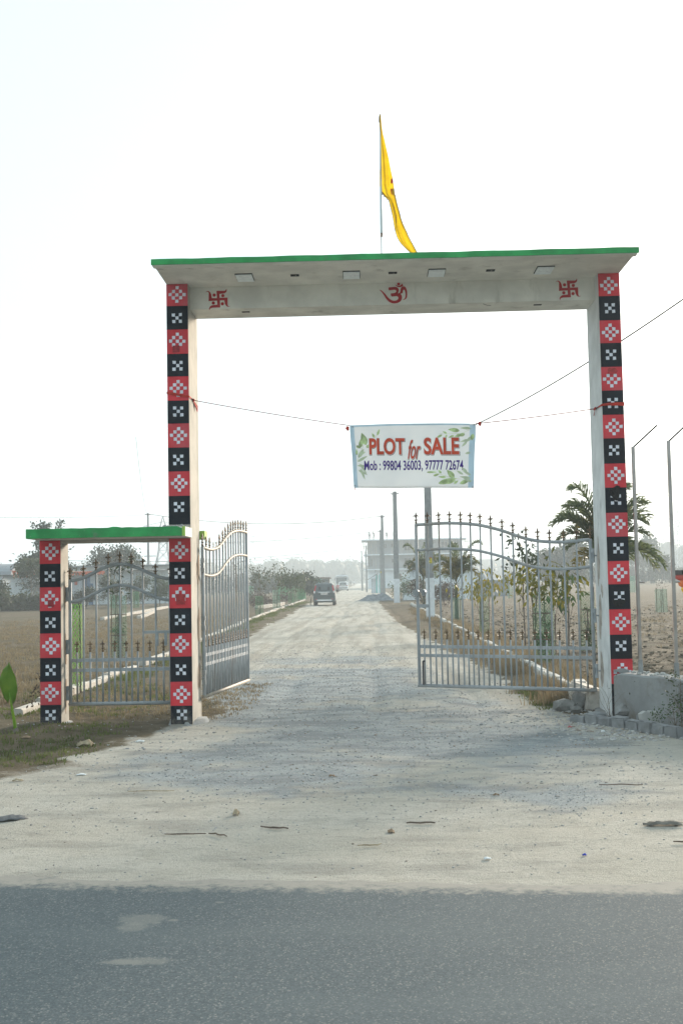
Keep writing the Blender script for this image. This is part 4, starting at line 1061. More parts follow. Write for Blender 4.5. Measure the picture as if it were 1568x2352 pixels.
for k in range(46):      # stones set in the wet top
    p = WA + WD * (0.12 + 1.9 * k / 46 + r_.uniform(-.02, .02)) + WN * r_.uniform(-.07, .165) + Vector((0, 0, 0.582))
    s = r_.uniform(.014, .034)
    mb = MB(); mb.add([Vector((v[0] * s * r_.uniform(.8, 1.4), v[1] * s, v[2] * s * .7)) + p for v in ICO_V], [tuple(f) for f in ICO_F]); mkw('coping_stone', mb, MT['conc_light'], BW)
# cement smear against the pillar
P = blob(0, 0, 0.09, 0.032, 17, 20); mb = MB()
mb.prism([(p[0], p[1]) for p in P], lambda u, v, w: (3.10 + u, YF - 0.010 - w, 0.575 + v), 0.03); mkw('cement_smear', mb, MT['conc'], BW)
for k, (px_, py_, lb) in enumerate(((3.225, 13.83, 'stainless fence post with bent tip nearest the right pillar'), (3.505, 13.28, 'stainless fence post with bent tip at the right picture edge'))):
    root = thing('fence_post', lb, 'post', (px_, py_, 0.575), 0, 'stainless fence posts on the low wall')
    mb = MB(); mb.box((0, 0, 1.355), (0.036, 0.036, 2.71)); mk('upright', mb, MT['stainless'], root)
    mb = MB(); mb.tube([(0, 0, 2.70), (0.30, 0.02, 2.965)], 0.010, 8); mk('bent_tip', mb, MT['cable'], root)
    mb = MB(); mb.tube([(0.01, 0, 1.085), (0.065, -.03, 1.085)], 0.011, 8); mk('pipe_stub', mb, MT['stainless'], root)
    mb = MB(); mb.box((0, 0, 0.08), (0.05, 0.05, 0.17), taper=.85); mk('cement_foot', mb, MT['conc'], root)
# row of edging blocks before the wall
pts = [(2.43, 14.02), (2.57, 13.83), (2.70, 13.66), (2.80, 13.44), (2.93, 13.25), (3.03, 13.05), (3.12, 12.83), (3.21, 12.62), (3.29, 12.40)]
names = ['first edging block of the row, near the right pillar foot', 'second edging block from the pillar', 'third edging block from the pillar', 'fourth edging block from the pillar', 'fifth edging block from the pillar', 'sixth edging block from the pillar', 'seventh edging block from the pillar', 'last edging block of the row at the picture edge']
r_ = random.Random(31)
for k in range(8):
    a, b = Vector((*pts[k], 0)), Vector((*pts[k + 1], 0)); d = (b - a)
    h = [0.08, 0.11, 0.10, 0.12, 0.11, 0.125, 0.12, 0.12][k]
    mb = MB(); mb.box((0, 0, h / 2 - .02), (0.11, d.length * 0.97, h + .04), taper=0.93)
    me = bevel(new_mesh('edging_block', mb), 0.012, 2)
    for v in me.vertices: v.co += Vector((r_.uniform(-.006, .006), r_.uniform(-.006, .006), r_.uniform(-.006, .006)))
    o = link('edging_block', me, MT['block'], None, (a + b) / 2, (r_.uniform(-.08, .08), r_.uniform(-.06, .06), math.atan2(d.y, d.x) - math.pi / 2 + r_.uniform(-.08, .08)))
    tag(o, names[k], 'block', 'edging blocks below the low wall')
def rock(p, s, sx, sy, sz, seed, mat, label, cat='stone', name='rock', rz=0):
    r = random.Random(seed); mb = MB(); mb.add(ICO_V.tolist(), [tuple(f) for f in ICO_F]); me = new_mesh(name, mb)
    bm = bmesh.new(); bm.from_mesh(me); bmesh.ops.subdivide_edges(bm, edges=bm.edges[:], cuts=1, use_grid_fill=True)
    for v in bm.verts:
        v.co = Vector((v.co.x * sx, v.co.y * sy, v.co.z * sz)) * s * r.uniform(.84, 1.12)
    bm.to_mesh(me); bm.free()
    return tag(link(name, me, mat, None, p, (0, 0, rz)), label, cat)
rock((2.52, 15.05, .08), .13, 1.4, .9, .8, 1, MT['stone'], 'flat grey rock lying under the right gate leaf')
rock((2.70, 15.10, .13), .12, .9, .9, 1.3, 2, MT['stone'], 'rounded dark rock upright beside the kerb slab')
rock((2.62, 14.85, .05), .075, 1.2, .9, .8, 3, MT['stone'], 'small rock in front of the rounded dark rock')
rock((2.75, 14.18, .05), .10, 1.5, 1.0, .6, 4, MT['block'], 'flat rubble lump at the inner foot of right pillar')
rock((3.02, 13.92, .13), .10, 1.1, .9, .9, 5, MT['conc'], 'round cement lump between pillar and low wall')
rock((2.90, 13.60, .07), .085, 1.6, 1.0, .6, 6, MT['block'], 'grey rubble slab behind the edging blocks')
root = thing('paving_brick', 'wavy edged paving brick leaning behind the edging blocks', 'brick', (3.20, 13.25, 0.10), 0.5)
mb = MB(); mb.prism([(-.14, -.1), (.14, -.1), (.14, .08), (.09, .09), (.06, .07), (.02, .10), (-.02, .08), (-.06, .10), (-.10, .085), (-.14, .07)], lambda u, v, w: (u, w * .95 + v * .3, v), .06); mk('brick_body', mb, MT['conc_light'], root)
mb = MB(); mb.box((.0, .09, -.02), (.26, .05, .14)); mk('brick_backing', mb, MT['block'], root)

# painted stepped capital at the right edge
CP = thing('stepped_pedestal', 'painted pedestal top stepping down in black, red, orange and yellow at right edge', 'pedestal', (4.245, 15.0, 0))
for z0, z1, s0, s1, c_, nm in ((1.735, 1.795, .235, .235, (.018, .017, .018), 'black_rim'), (1.665, 1.735, .215, .190, (.40, .035, .025), 'red_tier'), (1.575, 1.665, .185, .165, (.62, .13, .012), 'orange_tier'), (1.49, 1.575, .155, .125, (.72, .45, .02), 'yellow_tier'), (0.0, 1.49, .10, .10, (.40, .035, .025), 'shaft')):
    mb = MB(); n = 8
    prof = [(s0 if False else s1 * 1.41, z0), (s0 * 1.41, z0 + (z1 - z0) * .45), (s0 * 1.41, z1)]
    mb.lathe(prof, n=4); o = mk(nm, mb, pm('pedestal_' + nm, c_, 0.5, 0.08, 8), CP, rot=(0, 0, math.pi / 4)); bevel(o.data, .012, 2)

# ================================================================== UTILITY POLES AND WIRES
def upole(x, y, h, label, white, sign=None, arm=True, w0=0.27, w1=0.15, lean=0.0):
    root = thing('utility_pole', label, 'pole', (x, y, 0), 0, 'concrete utility poles')
    mb = MB(); mb.add([Vector((sx * (w0 + (w1 - w0) * z / h) / 2, sy * (w0 + (w1 - w0) * z / h) * .42, z)) for z in ((white, h) if white else (0, h)) for sx, sy in ((-1, -1), (1, -1), (1, 1), (-1, 1))], [(0, 3, 2, 1), (4, 5, 6, 7), (0, 1, 5, 4), (1, 2, 6, 5), (2, 3, 7, 6), (3, 0, 4, 7)])
    mk('shaft', mb, MT['pole'], root)
    if white:
        mb = MB(); mb.box((0, 0, white / 2 - .1), (w0 * 1.02, w0 * .86, white + .2)); mk('painted_base', mb, MT['pole_white'], root)
    if arm:
        mb = MB(); mb.box((0, -.09, h - .18), (.55, .05, .06)); mk('cross_arm', mb, MT['cable'], root)
        for s in (-.24, .24):
            mb = MB(); mb.lathe([(.03, 0), (.045, .04), (.03, .08), (.04, .11), (.015, .14)], (s, -.09, h - .15), 8); mk('insulator', mb, MT['pole_white'], root)
    if sign:
        mb = MB(); mb.box((0.02, -.14, sign), (.17, .012, .25)); s_ = mk('warning_plate', mb, pm('yellow_plate_' + label[:6], (.62, .52, .05), .6, .08, 8), root)
        mb = MB(); mb.prism([(-.03, .09), (.02, .09), (-.01, .03), (.03, .03), (-.03, -.05), (-.005, .01), (-.045, .01)], lambda u, v, w: (.02 + u, -.147 - w, sign + v), .003); mk('black_bolt_sign', mb, MT['cable'], s_)
        mb = MB()
        for zz in (-.08, -.1): mb.box((.02, -.149, sign + zz), (.1, .003, .010))
        mk('black_lines', mb, MT['cable'], s_)
        mb = MB(); mb.box((.02, -.148, sign + .108), (.165, .003, .025)); mk('red_strip', mb, MT['sash'], s_)
    return root
upole(2.66, 49.0, 7.55, 'nearest concrete pole seen through the right gate leaf, white painted base', 1.78, 2.52, w0=.35, w1=.27)
upole(2.18, 85.2, 8.25, 'tall concrete pole with white base just left of the right gate leaf', 1.78, w0=.42, w1=.28)
upole(1.60, 113.5, 8.1, 'concrete pole with cross arm left of the two white based poles', 0, None, w0=.36, w1=.24)
upole(1.62, 132.0, 7.45, 'concrete pole with yellow plate half hidden behind another pole', 0, 2.6, w0=.3)
upole(-0.05, 164.0, 6.65, 'thin far concrete pole beside the gravel heap', 0, None, False)
upole(-0.78, 186.0, 6.5, 'farthest thin concrete pole by the end of the road', 0, None, False)
upole(-20.9, 110.0, 8.6, 'lone concrete pole above the small side gate', 0, None)
def wire(a, b, sag, r, label, mat='wire'):
    mb = MB(); mb.tube(catenary(a, b, sag, 22), r, 5); tag(mk('overhead_wire', mb, MT[mat], smooth=True), label, 'wire')
wire((2.66, 49, 7.45), (9.35, 25.0, 9.35), 0.50, 0.022, 'twisted black cable rising from behind the banner to the upper right', 'cable')
wire((2.18, 85.1, 8.15), (2.66, 48.9, 7.45), 0.7, 0.012, 'wire curving down to the tall pole below the banner')
wire((1.55, 113.4, 7.95), (2.0, 85.2, 8.1), 0.5, 0.012, 'wire between the two poles in the middle')
wire((1.4, 113.4, 8.0), (-20.7, 109.9, 8.45), 0.85, 0.026, 'long sagging wire between the middle pole and the left pole')
wire((1.35, 131.9, 7.3), (-32, 118, 6.7), 0.9, 0.022, 'lower sagging wire crossing the gateway opening')
wire((-0.05, 163.9, 6.5), (-34, 130, 4.6), 0.8, 0.022, 'low wire from the thin far pole to the left')
wire((-0.78, 185.9, 6.3), (-40, 150, 4.1), 0.5, 0.02, 'lowest wire over the far trees')
wire((-20.9, 110, 8.4), (-44, 60, 7.5), 0.8, 0.014, 'wire leaving the lone left pole towards the left')
wire((-20.9, 110, 8.35), (-12, 60, 9.5), 1.0, 0.012, 'wire from the lone left pole behind the left pillar')

# transmission towers in the haze
def pylon(x, y, h, w, label, rz=0.3):
    root = thing('transmission_tower', label, 'tower', (x, y, 0), rz, 'steel transmission towers')
    lev = [0, .22, .40, .55, .66, .76, .86, 1.0]; ws = [1, .72, .5, .34, .30, .27, .22, .02]
    mb = MB()
    for s1, s2 in ((1, 1), (1, -1), (-1, 1), (-1, -1)):
        for k in range(7): mb.bar((s1 * w * ws[k] / 2, s2 * w * ws[k] / 2, h * lev[k]), (s1 * w * ws[k + 1] / 2, s2 * w * ws[k + 1] / 2, h * lev[k + 1]), .16)
    mk('mast_legs', mb, MT['zinc'], root)
    mb = MB()
    for k in range(6):
        for (a1, a2), (b1, b2) in (((1, 1), (1, -1)), ((1, -1), (-1, -1)), ((-1, -1), (-1, 1)), ((-1, 1), (1, 1))):
            A_ = [(a1 * w * ws[k + d] / 2, a2 * w * ws[k + d] / 2, h * lev[k + d]) for d in (0, 1)]; B_ = [(b1 * w * ws[k + d] / 2, b2 * w * ws[k + d] / 2, h * lev[k + d]) for d in (0, 1)]
            mb.bar(A_[0], B_[1], .1); mb.bar(B_[0], A_[1], .1); mb.bar(A_[1], B_[1], .1)
    mk('bracing', mb, MT['zinc'], root)
    for lv_ in (.66, .76, .86):
        mb = MB(); L = w * .75
        for s in (-1, 1):
            mb.bar((0, .3, h * lv_), (s * L, 0, h * lv_ + .2), .12); mb.bar((0, -.3, h * lv_), (s * L, 0, h * lv_ + .2), .12); mb.bar((0, 0, h * lv_ + 1.2), (s * L, 0, h * lv_ + .2), .12)
        mk('cross_arm', mb, MT['zinc'], root)
pylon(-46, 260, 17, 6.0, 'faint lattice tower behind the lone pole over the side gate')
pylon(-45.5, 420, 24, 7, 'very faint lattice tower at the edge of the open gate leaf')
pylon(124, 460, 27, 7, 'faint lattice tower at the far right between the fence posts')

# ================================================================== VEGETATION
def leaf_quads(C, D, L, W, rs, fold=0.0):
    n = len(C); D = D / np.linalg.norm(D, axis=1, keepdims=True)
    S = np.cross(D, rs.normal(size=(n, 3))); S /= np.linalg.norm(S, axis=1, keepdims=True) + 1e-9
    L = np.asarray(L).reshape(-1, 1) * np.ones((n, 1)); W = np.asarray(W).reshape(-1, 1) * np.ones((n, 1))
    V = np.stack([C, C + D * L * .45 + S * W / 2, C + D * L, C + D * L * .45 - S * W / 2], 1)
    return V.reshape(-1, 3), (np.arange(n) * 4)[:, None] + np.array([0, 1, 2, 3])
def limb(mb, a, b, r0, r1, rs, bend=.12, n=5):
    a, b = np.array(a, float), np.array(b, float); L = np.linalg.norm(b - a); off = rs.normal(size=3) * L * bend
    pts = [tuple(a + (b - a) * s + off * math.sin(math.pi * s)) for s in np.linspace(0, 1, n)]
    mb.tube(pts, list(np.linspace(r0, r1, n)), 6); return pts
def tree(name, label, cat, base, h, w, seed, mat, nl, ls, trunk=.35, lo=.35, clumps=14, spread=.16, droop=-.1, group=None, spikes=0, tr=None, asp=.5, flat=1.0, barkmat='bark', nlimb=None):
    rs = np.random.RandomState(seed); root = thing(name, label, cat, (*base[:2], base[2] if len(base) > 2 else 0), 0, group)
    mb = MB(); r0 = tr or h * .022
    top = (rs.normal() * w * .04, rs.normal() * w * .04, h * (trunk + .25)); pt = limb(mb, (0, 0, -.1), top, r0, r0 * .45, rs, .03, 7)
    cen = []
    for k in range(clumps):
        a = 2.4 * k + rs.uniform(-.4, .4); rr = w / 2 * math.sqrt(rs.uniform(.05, .85)); zz = h * (lo + (1 - lo) * rs.uniform(.08, .92) * (1 - .45 * (rr / (w / 2)) ** 2))
        cen.append((rr * math.cos(a), rr * math.sin(a), zz))
    for k in range(spikes):
        a = rs.uniform(0, 6.28); rr = w * .3 * rs.rand(); b = (rr * math.cos(a) * 1.15, rr * math.sin(a) * 1.15, h * rs.uniform(.98, 1.22)); s_ = (rr * math.cos(a), rr * math.sin(a), h * .75)
        limb(mb, s_, b, .02, .006, rs, .02)
        cen += [tuple(np.array(s_) * (1 - u) + np.array(b) * u) + ('s',) for u in (.35, .55, .75, .92)]
    for k, c in enumerate(cen[:nlimb or clumps]):
        s = pt[2 + k % 5]; limb(mb, s, c[:3], r0 * .38, r0 * .08, rs, .10)
    mk('trunk', mb, MT[barkmat], root, smooth=True)
    C = []; per = max(4, nl // len(cen))
    for c in cen:
        sp = w * spread if len(c) == 3 else w * .035
        n_ = per if len(c) == 3 else per // 4
        P = rs.normal(size=(n_, 3)) * np.array([sp, sp, sp * .75 * flat]) + np.array(c[:3]); C.append(P)
    C = np.concatenate(C); C = C[C[:, 2] > .05]
    D = rs.normal(size=C.shape) + np.array([0, 0, droop * 3]) + C * np.array([.8, .8, 0]) / w
    V, F = leaf_quads(C, D, ls * rs.uniform(.6, 1.3, len(C)), ls * asp * rs.uniform(.7, 1.2, len(C)), rs)
    link('crown', np_mesh('crown', V, F), MT[mat], root)
    return root
def frond_mesh(L, seed, lift, droop, nl=54, ll=.38, wd=.028):
    rs = np.random.RandomState(seed); s = np.linspace(0, 1, 14)
    X = L * (s * .95); Z = lift * L * np.sin(s * 1.7) - droop * L * s ** 2.2; Y = L * .06 * np.sin(s * 2.5 + seed)
    P = np.stack([X, Y, Z], -1); mb = MB(); mb.tube([tuple(p) for p in P], list(np.linspace(.014, .003, 14)), 5)
    for sd in (-1, 1):
        for k in range(nl):
            u = .14 + .86 * (k + rs.rand() * .5) / nl; i = min(12, int(u * 13)); f = u * 13 - i; p = P[i] * (1 - f) + P[i + 1] * f; t_ = P[i + 1] - P[i]; t_ = t_ / np.linalg.norm(t_)
            l_ = ll * (0.35 + math.sin(math.pi * min(1, u * .9 + .1)) * .75) * rs.uniform(.8, 1.1)
            up_ = np.array([0, 0, 1.0]); side = np.cross(t_, up_); side = side / np.linalg.norm(side) * sd
            d = t_ * rs.uniform(.5, .9) + side * rs.uniform(.5, .9) + up_ * rs.uniform(-.15, .75); d = d / np.linalg.norm(d)
            q1 = p + d * l_ * .55; q2 = p + d * l_ * .92 + np.array([0, 0, -.22 * l_]); w_ = np.cross(d, rs.normal(size=3)); w_ = w_ / np.linalg.norm(w_) * wd * .5
            mb.add([p - w_ * .5, p + w_ * .5, q1 + w_, q1 - w_, q2], [(0, 1, 2, 3), (3, 2, 4)])
    return new_mesh('frond', mb)
FRD = [frond_mesh(1, 3, .85, .45), frond_mesh(1, 5, 1.0, .25), frond_mesh(1, 8, .6, .6), frond_mesh(1, 12, 1.35, .2)]
FRY = [f.copy() for f in FRD]
for f in FRD: f.materials.append(MT['palm'])
for f in FRY: f.materials.append(MT['palm_y'])
def palm(label, base, hz, L, nf, seed, tr=.05, yellow=.25):
    r = random.Random(seed); root = thing('palm_tree', label, 'palm', (*base, 0), 0, 'young palms in the right field')
    mb = MB(); k = 9; prof = [(tr * (1.25 - .5 * i / k) * (1 + .05 * (i % 2)), hz * i / k) for i in range(k + 1)]; mb.lathe([(tr * 1.3, -.1)] + prof, n=10); mk('trunk', mb, MT['leaf_olive'], root, smooth=True)
    for i in range(nf):
        a = 2.4 * i + r.uniform(-.3, .3); v = 3 if i >= nf - 3 else r.choice((0, 0, 1, 2)); me = (FRY if r.random() < yellow and i < nf - 3 else FRD)[v]; s = L * r.uniform(.85, 1.1)
        link('frond', me, None, root, (0, 0, hz - .05 + .02 * i), (r.uniform(-.2, .2), r.uniform(-.35, .05), a), (s, s, s))
    return root
def net_mesh(name, r, h, m, wd, rise):
    mb = MB(); segs = max(6, int(h / .09))
    for sg in (-1, 1):
        for k in range(m):
            V = []
            for j in range(segs + 1):
                a = 2 * math.pi * k / m + sg * rise * h * j / segs; z = .03 + h * j / segs; dz = wd
                V += [(r * math.cos(a), r * math.sin(a), z), (r * math.cos(a), r * math.sin(a), z + dz)]
            mb.add(V, [(2 * j, 2 * j + 2, 2 * j + 3, 2 * j + 1) for j in range(segs)])
    return new_mesh(name, mb)
NETS = {}
def guard(label, base, h, r, mat='net', sticks=3, lean=0.0, seed=0, wd=.0065, rings=True):
    key = (round(h, 1), round(r, 2), mat)
    if key not in NETS:
        me = net_mesh('netting', r, h, max(12, int(2 * math.pi * r / .06)), wd, 5.0); me.materials.append(MT[mat]); NETS[key] = me
    rr = random.Random(seed); root = thing('tree_guard', label, 'tree guard', (*base, 0), rr.uniform(0, 6), 'net tree guards')
    link('netting', NETS[key], None, root, None, (lean, 0, 0))
    for k in range(sticks):
        a = 2 * math.pi * k / sticks + .4; mb = MB(); x, y = r * .96 * math.cos(a), r * .96 * math.sin(a)
        mb.tube([(x, y, -.1), (x + rr.uniform(-.03, .03), y + rr.uniform(-.03, .03) - lean * h, h * rr.uniform(.95, 1.12))], .012, 5); mk('stake', mb, MT['twig'], root)
    if rings:
        for z in (.38, .72):
            mb = MB(); mb.tube([(r * 1.01 * math.cos(2 * math.pi * j / 14), r * 1.01 * math.sin(2 * math.pi * j / 14) - lean * h * z, h * z) for j in range(15)], .008, 4, caps=False); mk('ring', mb, MT['wood'], root)
    return root
def sapling(label, base, h, w, seed, mat, nl, ls, lo=.7, droop=-.5, clumps=9, asp=.42, group='young planted saplings', spread=.15, tr=None):
    return tree('sapling', label, 'sapling', base, h, w, seed, mat, nl, ls, trunk=lo * .9, lo=lo, clumps=clumps, spread=spread, droop=droop, group=group, tr=tr or .018, asp=asp)

# right row, from near to far
guard('tall green net tree guard nearest the right gate leaf', (3.36, 22.3), 1.45, .20, seed=1)
sapling('yellow leaved sapling rising from the nearest tall guard', (3.36, 22.3), 2.25, 1.25, 2, 'leaf_yellow', 330, .15, lo=.62, clumps=11)
tree('creeper', 'green creeper filling the nearest tall guard', 'creeper', (3.38, 22.3), 1.4, .30, 3, 'leaf_mid', 420, .06, trunk=.5, lo=.05, clumps=12, spread=.18)
guard('short pale guard with crooked sticks behind the nearest tall guard', (3.82, 24.6), 1.0, .16, 'net_pale', 4, seed=5)
tree('dry_sapling', 'bare twiggy sapling in the short pale guard', 'sapling', (3.82, 24.6), 1.5, .4, 9, 'leaf_brown', 60, .06, lo=.4, clumps=8, barkmat='twig', tr=.015)
guard('slim green guard between two gate bars, second from the gate', (3.45, 34.4), 1.22, .15, seed=7)
sapling('sapling with drooping yellow brown leaves in the slim guard', (3.45, 34.4), 1.85, 1.5, 8, 'leaf_yellow', 260, .17, lo=.70, clumps=9, droop=-.9)
guard('leaning green guard with creepers close to the right pillar', (4.95, 26.2), 1.36, .17, 'net', 3, lean=.10, seed=9)
tree('creeper', 'green creeper in the leaning guard', 'creeper', (4.95, 26.1), 1.3, .3, 13, 'leaf_mid', 300, .06, trunk=.5, lo=.05, clumps=9)
tree('leafy_sapling', 'tall sapling with broad green leaves just left of right pillar', 'sapling', (4.33, 25.2), 2.05, .5, 14, 'leaf_mid', 70, .22, trunk=.6, lo=.55, clumps=8, spread=.20, droop=-.35, tr=.02, asp=.5)
tree('leafy_sapling', 'dark leaved sapling above the curved rails of right gate', 'sapling', (3.72, 27.5), 2.9, .9, 15, 'leaf_dark', 170, .15, trunk=.6, lo=.66, clumps=8, spread=.16, droop=-.3, tr=.02, asp=.5)
palm('large green palm half hidden behind the right pillar', (5.15, 25.0), 1.80, 1.22, 26, 3, .085, .35)
palm('bushy young palm in the middle of the right gate leaf', (3.50, 45.5), 1.55, 0.95, 22, 5, .07, .45)
guard('faded net guard round the bushy palm trunk', (3.50, 45.5), .95, .20, 'net_pale', 3, seed=12, rings=False)
palm('young palm behind the free edge of right gate leaf', (3.12, 64.0), 1.75, 1.15, 18, 8, .06, .4)
guard('wide pale net guard with sticks between the fence posts', (13.2, 52.2), 1.05, .27, 'net_pale', 5, seed=14, rings=False)
tree('dry_sapling', 'dead twigs standing out of the wide pale guard', 'sapling', (13.2, 52.2), 1.7, .5, 19, 'leaf_brown', 50, .07, lo=.5, clumps=8, barkmat='twig', tr=.02)
guard('small far green guard at the edge of ploughed field, left one', (11.6, 94.0), 1.0, .22, 'net_pale', 3, seed=15, rings=False)
guard('small far green guard at the edge of ploughed field, right one', (16.6, 99.0), 1.0, .22, 'net_pale', 3, seed=16, rings=False)
guard('tiny far guard with a sapling right of the gate pillar', (25.8, 113.0), 1.6, .35, 'net_pale', 4, seed=17, rings=False)
for i, (x, y, hh, ww, mm, lb) in enumerate(((3.35, 74, 1.9, 1.1, 'leaf_brown', 'withered shrub climbing by the tall white based pole'), (3.9, 80, 2.1, 1.5, 'leaf_olive', 'olive shrub left of the free gate edge'), (4.6, 70, 1.6, 1.3, 'leaf_brown', 'withered purple brown shrub right of the nearest pole'), (2.9, 92, 2.3, 1.6, 'leaf_mid', 'green bush beside the gravel heap and kiosk'), (5.9, 84, 1.5, 1.4, 'leaf_brown', 'brown shrub before the white compound wall'))):
    tree('shrub', lb, 'shrub', (x, y), hh, ww, 50 + i, mm, 900, .15, trunk=.25, lo=.15, clumps=14, asp=.6, group='shrubs by the white wall', barkmat='twig', tr=.02)

# left row along the kerb
guard('green net guard of the tall bare sapling beyond the open leaf', (-5.6, 59.8), 1.0, .22, 'net', 4, seed=21)
sapling('tall sparse sapling rising above the left kerb, nearest one', (-5.6, 59.8), 3.35, 2.9, 22, 'leaf_olive', 300, .155, lo=.42, clumps=13, droop=-.2, spread=.10, tr=.03)
guard('pale guard of the second sparse sapling on the left', (-5.75, 73), 1.2, .25, 'net_pale', 4, seed=23)
sapling('second sparse sapling above the left kerb', (-5.75, 73), 3.15, 2.8, 24, 'leaf_olive', 360, .16, lo=.45, clumps=13, droop=-.3, spread=.09, tr=.03)
guard('green guard under the round leafed sapling on the left', (-5.95, 90), 1.2, .25, 'net', 3, seed=25)
sapling('round leafy sapling between sparse ones and dense bush', (-5.95, 90), 2.35, 1.9, 26, 'leaf_olive', 800, .22, lo=.55, clumps=13, asp=.55)
guard('green guard with leafy plant before the dense bush', (-6.0, 96), 1.3, .25, 'net', 3, seed=27)
sapling('small leafy plant before the dense bush', (-6.0, 96), 1.9, 1.2, 28, 'leaf_mid', 260, .13, lo=.5)
guard('solid looking green guard of the dense dark bush', (-6.1, 107), 1.2, .42, 'net', 4, seed=29, wd=.02)
sapling('dense dark green bush tree left of the parked car', (-6.1, 107), 2.6, 2.1, 30, 'leaf_dark', 2300, .25, lo=.42, clumps=18, spread=.14, asp=.6)
sapling('second dense dark bush behind, touching the shed', (-5.9, 118), 2.3, 2.1, 31, 'leaf_dark', 2000, .25, lo=.3, clumps=18, spread=.14, asp=.6)
guard('wide green guard with magenta rag on its stake', (-8.0, 109), 1.25, .55, 'net', 3, seed=33, rings=False)
root = thing('rag_stake', 'thin stake topped with a magenta rag', 'stake', (-8.0, 108.2, 0))
mb = MB(); mb.tube([(0, 0, 0), (.05, 0, 2.3)], .018, 5); mk('stick', mb, MT['twig'], root)
mb = MB(); mb.add([Vector(v) * .13 + Vector((.05, 0, 2.2)) for v in ICO_V], [tuple(f) for f in ICO_F]); mk('rag', mb, pm('magenta_cloth', (.32, .02, .10), .9), root)
guard('green guard with creeper left of the sparse saplings', (-10.1, 99.0), 1.4, .35, 'net_pale', 4, seed=35)
tree('creeper', 'olive creeper in the far left guard', 'creeper', (-10.1, 99.0), 1.4, .6, 36, 'leaf_olive', 260, .1, trunk=.5, lo=.1, clumps=9)
for i, (x, y, hh, ww, mm, lb) in enumerate(((-7.4, 80, .9, 1.6, 'leaf_brown', 'low brown shrub left of the kerb, front one'), (-8.6, 92, 1.0, 2.0, 'leaf_brown', 'low brown shrub behind the sparse saplings'), (-6.9, 99, .9, 1.5, 'leaf_brown', 'low brown shrub in front of the dense bush'))):
    tree('shrub', lb, 'shrub', (x, y), hh, ww, 70 + i, mm, 700, .15, trunk=.25, lo=.1, clumps=12, group='low brown shrubs on the left', barkmat='twig', tr=.015)

# behind the small side gate
guard('bright lime net guard just behind the side gate', (-4.78, 18.8), 1.41, .11, 'net_lime', 2, seed=41, wd=.016, rings=False)
guard('tall pale net guard in the middle of the side gate', (-5.93, 27.4), 1.45, .19, 'net_pale', 4, seed=43)
tree('leafy_sapling', 'slim sapling whose top leaves show above the side gate arch', 'sapling', (-5.93, 27.4), 2.72, .62, 44, 'leaf_dark', 95, .17, trunk=.7, lo=.50, clumps=10, spread=.13, droop=.1, tr=.018, asp=.3)
tree('creeper', 'green creeper climbing in the tall pale guard', 'creeper', (-5.93, 27.4), 1.4, .3, 45, 'leaf_mid', 180, .07, trunk=.5, lo=.1, clumps=9)
TP = thing('taro_plant', 'single large upright green leaf plant at the left edge', 'plant', (-4.165, 13.60, 0))
mb = MB(); mb.tube([(0, 0, -.02), (-.02, 0, .15), (-.06, .01, .36), (-.085, .02, .50)], [.022, .02, .014, .009], 8); mk('stalk', mb, MT['taro'], TP, smooth=True)
mb = MB(); V = []; rows_ = [(0.42, .035, .02), (.46, .075, .03), (.52, .115, .02), (.58, .125, .0), (.64, .12, -.01), (.70, .10, -.02), (.76, .068, -.02), (.82, .02, -.01), (.845, .002, 0)]
for z, w_, o_ in rows_:
    for s in (-1, -.6, -.25, 0, .25, .6, 1): V.append((-.10 - .05 * (z - .42) + s * w_ * (1.0 if s < 0 else .7) + o_ * .4 + .05 * (z - .42), .03 + abs(s) * .05 + .01 * math.sin(z * 60 + s * 3), z + .012 * math.sin(s * 5) - (.05 if abs(s) > .5 and z < .5 else 0)))
mb.add(V, [(r * 7 + c, r * 7 + c + 1, (r + 1) * 7 + c + 1, (r + 1) * 7 + c) for r in range(len(rows_) - 1) for c in range(6)]); o = mk('leaf_blade', mb, MT['taro'], TP, smooth=True, fix=False); o.modifiers.new('thick', 'SOLIDIFY').thickness = .003
mb = MB(); mb.lathe([(.05, -.02), (.042, .03), (.03, .07), (.02, .09)], n=8); mk('stem_base', mb, MT['bark'], TP, smooth=True)
tree('dead_weed', 'dark withered weed standing behind the outer left pillar', 'weed', (-4.26, 14.95), .75, .35, 46, 'leaf_brown', 90, .05, trunk=.5, lo=.3, clumps=9, barkmat='twig', tr=.008)
# shrubs before the low wall
tree('wall_shrub', 'thin green shrub before the low wall at right edge', 'shrub', (3.33, 12.75), .55, .55, 47, 'leaf_mid', 210, .035, trunk=.3, lo=.2, clumps=18, spread=.10, barkmat='twig', tr=.006)
tree('wall_shrub', 'taller dark twiggy shrub cut by the right edge', 'shrub', (3.47, 12.95), .85, .45, 48, 'leaf_olive', 200, .038, trunk=.4, lo=.3, clumps=16, spread=.10, barkmat='twig', tr=.007)
tree('bare_twigs', 'bare twigs growing at the foot of right pillar', 'shrub', (2.88, 13.95), .62, .75, 49, 'leaf_brown', 10, .03, trunk=.2, lo=.4, clumps=7, barkmat='twig', tr=.006)

